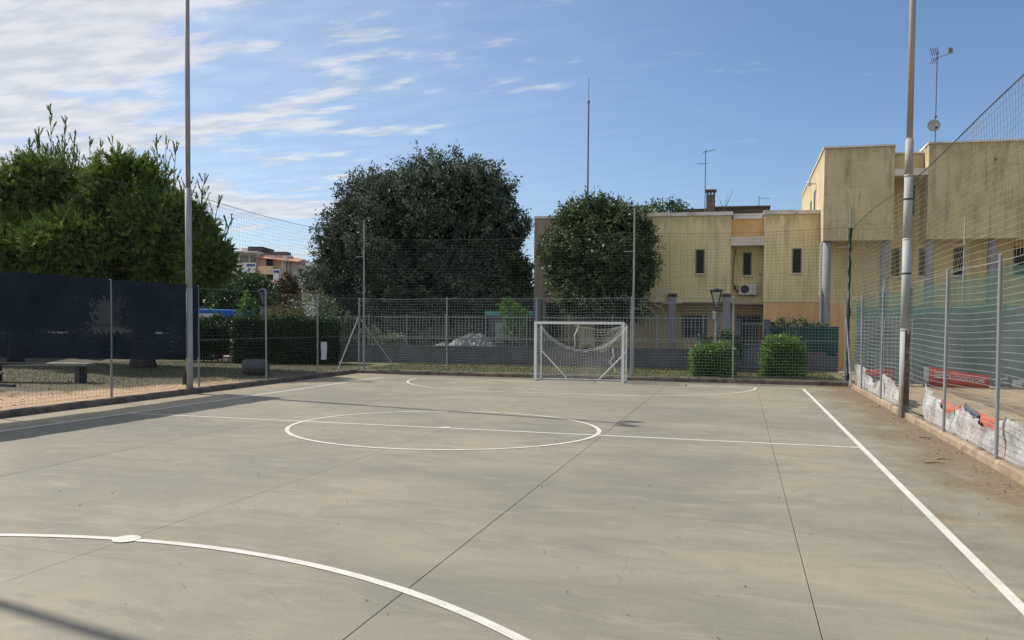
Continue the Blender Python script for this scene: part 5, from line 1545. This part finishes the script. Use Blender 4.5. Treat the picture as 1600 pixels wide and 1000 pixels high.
for (x, y, z0, r, h, lab, sd) in ((-31, 30, 0, 3.2, 3.6, 'dark tree clump farthest left behind the black screen', 31), (-37, 24, 0, 3.5, 4.2, 'dark tree clump left behind the parked silver car', 32), (-27.5, 31, 0, 2.6, 2.9, 'dark tree clump behind the white car and the screen', 33)):
    ctree('dark_tree', lab, 'tree', (x, y, z0), 0.25, h*0.5, [], [(x, y, h, r, r*.8, h*.8), (x+r*.6, y, h*.8, r*.6, r*.6, h*.6), (x-r*.6, y, h*.8, r*.6, r*.6, h*.6)], 700, 14, 0.30, M['hedge'], sd, group=G_T, clump_r=0.35, inner=1500)

def clipped(name, label, pts, z0, z1, m, seed, n, leaf, cat='bush', ends=0.12, uneven=0.05, core_in=0.16):
    """clipped hedge or bush: leaves on the faces of a rounded box given by its plan corners"""
    t = thing(name, label, cat, (pts[0][0], pts[0][1], z0))
    rng = np.random.default_rng(seed)
    A = np.array(pts, float)          # 4 plan corners in order
    def bil(u, v):
        return ((1-u)*(1-v))[:, None]*A[0]+(u*(1-v))[:, None]*A[1]+(u*v)[:, None]*A[2]+((1-u)*v)[:, None]*A[3]
    L1 = np.linalg.norm(A[1]-A[0]); L2 = np.linalg.norm(A[3]-A[0]); H = z1-z0
    ar = np.array([L1*H, L1*H, L2*H, L2*H, L1*L2]); k = rng.choice(5, n, p=ar/ar.sum())
    u, v, w = rng.uniform(0, 1, n), rng.uniform(0, 1, n), rng.uniform(0, 1, n)
    v = np.where(k == 0, 0, np.where(k == 1, 1, v)); u = np.where(k == 2, 0, np.where(k == 3, 1, u)); w = np.where(k == 4, 1, w)
    rr = 0.10
    edge = np.maximum(0, w-(1-0.18))/0.18
    uu = 0.5+(u-0.5)*(1-edge*rr*1.2/max(L1, .6)*2*0.5); vv = 0.5+(v-0.5)*(1-edge*rr/max(L2, .6)*2*0.6)
    P2 = bil(uu, vv); P = np.c_[P2, z0+w*H]
    wob = np.sin(P[:, 0]*3.1+P[:, 2]*4)*np.sin(P[:, 1]*2.7+P[:, 2]*2.2)
    ax1 = (A[1]-A[0])/L1; ax2 = (A[3]-A[0])/L2
    Nn = np.zeros((n, 3))
    for i_, vec in ((0, -ax2), (1, ax2), (2, -ax1), (3, ax1)):
        Nn[k == i_, :2] = vec
    Nn[k == 4] = (0, 0, 1)
    depth = rng.uniform(0, 1, n)**2*0.18
    P = P+Nn*(wob*uneven-depth+rng.normal(size=n)*uneven*0.7)[:, None]
    D = unit(Nn*0.9+rng.normal(size=(n, 3))*0.7+np.array([0, 0, .35]))
    V, F = leaf_quads(P, D, leaf, leaf*0.52, rng)
    V[:, 2] = np.maximum(V[:, 2], z0+0.01)
    ns = n//60
    tp = np.flatnonzero(k == 4); src = P[rng.choice(tp, ns)]
    for q in src:
        m2 = 5
        sd = unit(np.array([rng.normal()*.25, rng.normal()*.25, 1.0])); ln = rng.uniform(.05, .22)
        cc = q+sd*(np.linspace(0, 1, m2)*ln)[:, None]
        Vs, Fs = leaf_quads(cc, unit(sd*0.6+rng.normal(size=(m2, 3))*0.7), leaf, leaf*0.5, rng)
        F = np.concatenate([F, Fs+len(V)]); V = np.concatenate([V, Vs])
    P = V[::4]; n = len(P)
    tint = np.clip(rng.uniform(0, 0.6, n)+0.22*np.sin(P[:, 0]*3+P[:, 2]*2)*np.sin(P[:, 2]*5+P[:, 1])+rng.normal(size=n)*0.15, 0, 1)
    np_mesh('foliage', V, F, tint, m, t)
    c = core_in
    B = bil(np.array([c/L1, 1-c/L1, 1-c/L1, c/L1]), np.array([c/L2, c/L2, 1-c/L2, 1-c/L2]))
    b = MB()
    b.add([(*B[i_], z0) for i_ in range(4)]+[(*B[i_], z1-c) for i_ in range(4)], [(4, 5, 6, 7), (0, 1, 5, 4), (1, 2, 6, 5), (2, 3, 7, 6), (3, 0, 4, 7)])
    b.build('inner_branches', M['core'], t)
    return t
clipped('clipped_bush', 'clipped bright green box bush left of the gate, behind the far fence', [(3.78, 15.2), (5.15, 15.35), (5.13, 16.35), (3.78, 16.2)], LZ+0.05, 1.19, M['boxbush'], 41, 15000, 0.085, uneven=0.085)
clipped('clipped_bush', 'clipped bright green box bush right of the gate, behind the far fence', [(6.28, 15.35), (7.55, 15.5), (7.58, 16.6), (6.33, 16.4)], LZ+0.05, 1.43, M['boxbush'], 42, 19000, 0.085, uneven=0.10)
clipped('hedge', 'long trimmed dark green hedge behind the left fence', [(-17.0, 16.7), (-12.6, 17.6), (-12.8, 19.0), (-17.3, 18.1)], 0.10, 2.12, M['hedge'], 43, 34000, 0.11, 'hedge', uneven=0.09)
clipped('hedge', 'looser end piece of hedge left of the long hedge with gaps at its foot', [(-20.6, 17.1), (-17.4, 17.7), (-17.6, 18.7), (-20.8, 18.1)], 0.55, 2.10, M['hedge'], 44, 9000, 0.12, 'hedge', uneven=0.16, core_in=0.4)
clipped('hedge', 'low dark hedge added to darken the view through the black screen, before the parked cars', [(-34, 16.9), (-20.3, 19.3), (-20.5, 20.0), (-34.2, 17.6)], 0.0, 1.25, M['oak'], 46, 16000, 0.15, 'hedge', uneven=0.12)  # added so the more open lower cloth still looks dark
b = MB(); rg = random.Random(12)
for k in range(9):
    x = -20.4+k*0.36; b.tube([(x, 17.7+rg.uniform(-.2, .3), 0), (x+rg.uniform(-.1, .1), 17.9, 0.9)], [0.035, 0.02], 5)
b.build('hedge_stem', M['bark'], None, kind='stuff', label='bare stems at the foot of the loose hedge', cat='stems')
clipped('hedge', 'dark hedge added for the deep shade under the biggest tree behind the railing', [(-16.5, 24.2), (-3.8, 24.6), (-3.8, 25.4), (-16.5, 25.2)], 0.0, 3.2, M['oak'], 45, 34000, 0.16, 'hedge', uneven=0.2)  # hedge added to stand in for the dark shade below the crown

# pine: brush-like shoots
def pine(name, label, base, trunk_r, top, limbs, lobes, shoots, spires, seed, m=None):
    t = thing(name, label, 'tree', base, G_T)
    rng = np.random.default_rng(seed); x, y, z = base
    b = MB(); b.tube([(x, y, z-0.1), (x, y, z+0.3), (x+0.1, y, z+1.6), (x-0.05, y, top)], [trunk_r*1.35, trunk_r*1.05, trunk_r*0.9, trunk_r*0.55], 12)
    for (lx, ly, lz, r0) in limbs:
        h0 = z+(top-z)*rng.uniform(0.6, 0.98)
        b.tube([(x, y, h0), (x+(lx-x)*.5, y+(ly-y)*.5, h0+(lz-h0)*.45), (lx, ly, lz)], [r0, r0*.65, r0*.2], 8)
    for (sx, sy, sz0, sz1, lean) in spires:
        b.tube([(sx, sy, sz0-0.6), (sx+lean*.5, sy, (sz0+sz1)/2), (sx+lean, sy, sz1-0.1)], [0.03, 0.016, 0.006], 5)
    b.build('trunk', M['bark'], t, True)
    lobes = billow(lobes, 12, 0.40, seed, 0.84)
    spires = list(spires)
    for l in lobes:
        if l[5] > 0.45 and rng.uniform() < 0.75:
            for q in range(rng.integers(1, 4)):
                sx, sy = l[0]+rng.uniform(-.8, .8)*l[3]*0.8, l[1]+rng.uniform(-.6, .6)*l[4]*0.8
                z0 = l[2]+l[5]*0.55
                spires.append((sx, sy, z0, z0+rng.uniform(0.6, 1.35), rng.uniform(-.2, .2)))
    P, Nn = lobe_points(lobes, shoots, rng, 0.55, 1.05, 0.7)
    w = np.sin(P[:, 0]*2.3+1.1*np.sin(P[:, 2]*2))*np.sin(P[:, 1]*2.1+P[:, 2]*1.3)
    P = P+Nn*(w*0.12)[:, None]
    keep = rng.uniform(size=len(P)) < 0.75+0.35*w
    P, Nn = P[keep], Nn[keep]
    ax = unit(Nn*0.95+np.array([0, 0, 0.42])+rng.normal(size=P.shape)*0.38)
    ln = rng.uniform(0.18, 0.42, len(P))*(1+0.55*np.clip(Nn[:, 2], 0, 1))
    SP, SA, SL = [P], [ax], [ln]
    n0 = len(P)
    for (sx, sy, sz0, sz1, lean) in spires:
        k = max(4, int((sz1-sz0)*4.5))
        zz = rng.uniform(sz0, sz1-0.25, k); f = (zz-sz0)/(sz1-sz0)
        a = rng.uniform(0, 2*np.pi, k)
        pp = np.c_[sx+lean*f, sy+0*f, zz]
        aa = unit(np.c_[np.cos(a)*0.42, np.sin(a)*0.42, np.ones(k)])
        SP.append(pp); SA.append(aa); SL.append((1-f)*0.65+0.25)
        SP.append(np.array([[sx+lean, sy, sz1-0.35]])); SA.append(np.array([[lean*0.1, 0, 1.0]])); SL.append(np.array([0.4]))
    P, ax, ln = np.concatenate(SP), np.concatenate(SA), np.concatenate(SL)
    per = 24; n = len(P)
    tt = rng.uniform(0, 1, (n, per))
    C = P[:, None]+ax[:, None]*(tt*ln[:, None])[..., None]
    wd_ = np.where(np.arange(n) < n0, 0.75, 0.28)
    D = unit(ax[:, None]*1.0+unit(rng.normal(size=(n, per, 3)))*wd_[:, None, None])
    C, D = C.reshape(-1, 3), D.reshape(-1, 3)
    V, F = leaf_quads(C, D, 0.15, 0.030, rng, 0.0)
    tint = np.clip(np.repeat(rng.uniform(0, 0.75, n), per)+rng.normal(size=len(C))*0.12, 0, 1)
    ni = int(shoots*2.2)
    Pi, Ni = lobe_points(lobes, ni, rng, 0.1, 0.86, 0.0)
    Vi, Fi = leaf_quads(Pi, unit(rng.normal(size=(ni, 3))+np.array([0, 0, .6])), 0.5, 0.22, rng)
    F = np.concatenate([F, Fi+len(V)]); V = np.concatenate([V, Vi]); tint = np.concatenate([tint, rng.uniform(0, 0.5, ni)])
    np_mesh('crown', V, F, tint, m or M['pine'], t)
    return t
pA = [(-22.4, 12, 7.2, 2.1, 2.2, 1.8), (-20.2, 12.6, 6.4, 2.0, 2.2, 1.9), (-18.4, 12, 7.2, 1.8, 2.0, 1.6), (-19.5, 10.8, 5.0, 2.6, 1.8, 1.6), (-17.0, 12, 5.5, 2.1, 2.0, 1.8), (-16.0, 12, 5.5, 1.4, 1.8, 1.3), (-14.7, 12, 4.5, 1.1, 1.4, 1.0), (-22.4, 11.6, 5.2, 2.2, 2.0, 1.5), (-16.6, 12.6, 4.5, 2.0, 1.8, 1.1), (-15.0, 12.2, 4.2, 1.2, 1.4, .9), (-20.5, 12.9, 4.2, 2.3, 1.8, 1.2)]
pine('pine_tree', 'broad feathery pine with upright shoots, its thick trunk behind the black screen', (-18.1, 12.4, LZ), 0.46, 5.0, [(-22.4, 12, 7.5, .2), (-15.5, 12, 5.8, .14), (-18.4, 12, 7.8, .2), (-20, 12.6, 7, .16), (-14.6, 12, 5, .1)], pA, 9500,
     [(-22.3, 12, 7.8, 10.95, 0.0), (-21.8, 12.1, 7.8, 10.45, 0.15), (-22.8, 12, 7.8, 10.1, -0.15), (-23.2, 12, 7.5, 9.6, -0.25), (-21.3, 12, 7.6, 9.8, 0.25), (-20.5, 12.2, 7.3, 9.5, 0.0), (-20.1, 12.2, 7.2, 9.4, 0.15), (-19.4, 12.2, 7.2, 9.5, 0.05), (-18.9, 12, 7.8, 9.2, 0.0), (-16.9, 12, 7.0, 9.35, -0.1), (-16.6, 12, 6.8, 9.3, 0.05), (-16.3, 12, 6.8, 9.1, 0.25), (-17.2, 12, 7.0, 8.8, -0.2), (-15.0, 12, 6.4, 7.7, 0.25), (-14.4, 12, 5.6, 6.8, 0.3), (-14.0, 12, 4.8, 6.1, 0.45), (-22.1, 12, 7.8, 10.0, 0.5), (-22.6, 12, 7.8, 9.7, -0.45)], 61)
pB = [(-25.6, 13.6, 6.2, 2.0, 2.4, 2.0), (-28.4, 13.8, 5.6, 2.4, 2.5, 2.2), (-25.0, 12.6, 4.6, 2.0, 2.0, 1.6), (-27.5, 12.8, 4.2, 2.2, 2.0, 1.5)]
pine('pine_tree', 'second feathery pine cut by the left edge of the picture', (-26.4, 13.8, LZ), 0.3, 4.6, [(-25.4, 13.6, 6.5, .14), (-28.4, 13.8, 6, .14)], pB, 5000,
     [(-25.3, 13.4, 7.5, 9.5, -0.2), (-24.8, 13.4, 7.4, 9.2, -0.1), (-25.8, 13.4, 7.4, 9.0, -0.35), (-24.2, 13.4, 7.0, 8.7, 0.1), (-26.6, 13.4, 7.0, 8.8, 0)], 62)

# seedling growing on the parapet
b = MB(); q0 = Vector(BP(9.2, 0.15, 7.45))
for dx, h in ((-0.25, .75), (0.15, .9), (0.42, 1.15), (-0.05, .4)):
    b.tube([q0, q0+Vector((dx*.5, 0, h*.55)), q0+Vector((dx, 0, h))], [0.018, 0.012, 0.005], 5)
sd_ = thing('roof_seedling', 'thin seedling growing out of the parapet right of the chimney', 'plant', tuple(q0))
b.build('stem', M['bark_grey'], sd_)
rng = np.random.default_rng(5)
C = np.array([q0])+rng.normal(size=(40, 3))*np.array([.16, .1, .12])+np.array([0, 0, .06])
V, F = leaf_quads(C, unit(rng.normal(size=(40, 3))), .12, .06, rng); np_mesh('foliage', V, F, rng.uniform(0, 1, 40), M['hedge'], sd_)

# grass blades and weeds
def blades(name, C, h, seed, m=M['blade']):
    rng = np.random.default_rng(seed); n = len(C)
    D = unit(np.c_[rng.normal(size=(n, 2))*0.45, np.ones(n)])
    V, F = leaf_quads(C, D, h, h*0.16, rng, 0.05)
    return np_mesh(name, V, F, rng.uniform(0, 1, n), m, None, 'stuff')
rng = np.random.default_rng(90)
n = 22000
u = rng.uniform(0, 1, n)
X_ = -9.6+18.4*rng.uniform(0, 1, n); Y_ = 14.7+5.4*u**1.1
blades('grass', np.c_[X_, Y_, np.full(n, LZ)], 0.085, 91)
n = 16000
X_ = rng.uniform(-22, -9.75, n); Y_ = rng.uniform(4, 17, n)
k = rng.uniform(size=n) < np.clip((-(X_)-9.0+0.35*(Y_-4)-1.5)*0.30, 0.05, 1)
blades('grass', np.c_[X_[k], Y_[k], np.full(k.sum(), LZ)], 0.075, 92)
n = 1500
Y_ = rng.uniform(-6, 14.5, n); cl = np.sin(Y_*2.3)+np.sin(Y_*5.1+1) > 0.7
blades('weeds', np.c_[KR+0.17+rng.uniform(-0.02, 0.10, n)[cl], Y_[cl], np.full(cl.sum(), 0.09)], 0.10, 93)
# dry leaves and twigs washed against the kerb
rng = np.random.default_rng(95); n = 900
Y_ = rng.uniform(-6, 13, n); X_ = KR-0.03-np.abs(rng.normal(size=n))*0.22
k = (np.sin(Y_*1.7)+np.sin(Y_*4.3+2)+rng.normal(size=n)*0.5) > 0.35
C = np.c_[X_[k], Y_[k], np.full(k.sum(), 0.006)]
V, F = leaf_quads(C, unit(np.c_[rng.normal(size=(k.sum(), 2)), np.abs(rng.normal(size=k.sum()))*0.12]), 0.032, 0.018, rng, 0.3)
V[:, 2] = np.maximum(V[:, 2], 0.003)
np_mesh('leaf_litter', V, F, rng.uniform(0, 1, k.sum()), M['litter'], None, 'stuff')
b = MB(); rg = random.Random(3)
for (x, y, L0, a) in ((8.35, -0.9, 0.22, 0.3), (8.1, -1.3, 0.3, 0.2), (8.6, 1.6, 0.2, -0.2)):
    b.tube([(x, y, 0.01), (x+L0*.5*math.cos(a), y+L0*.5*math.sin(a), 0.02), (x+L0*math.cos(a), y+L0*math.sin(a), 0.012)], [0.007, 0.008, 0.004], 5)
b.build('twigs', M['litter'], None, kind='stuff', label='broken twigs lying by the right kerb', cat='twigs')
rng = np.random.default_rng(97); n = 420
C = np.c_[rng.uniform(-8.5, 8.5, n), rng.uniform(-10, 13, n), np.full(n, 0.006)]
V, F = leaf_quads(C, unit(np.c_[rng.normal(size=(n, 2)), np.full(n, .05)]), 0.028, 0.014, rng, 0.3); V[:, 2] = np.maximum(V[:, 2], 0.004)
np_mesh('grit', V, F, rng.uniform(0, 1, n), M['litter'], None, 'stuff')
n = 700
C = np.c_[rng.uniform(-16, -9.8, n), rng.uniform(-3, 10, n), np.full(n, LZ+0.01)]
V, F = leaf_quads(C, unit(np.c_[rng.normal(size=(n, 2)), np.full(n, .2)]), 0.05, 0.03, rng, 0.3)
np_mesh('fallen_leaves', V, F, rng.uniform(0, 1, n), M['litter'], None, 'stuff')
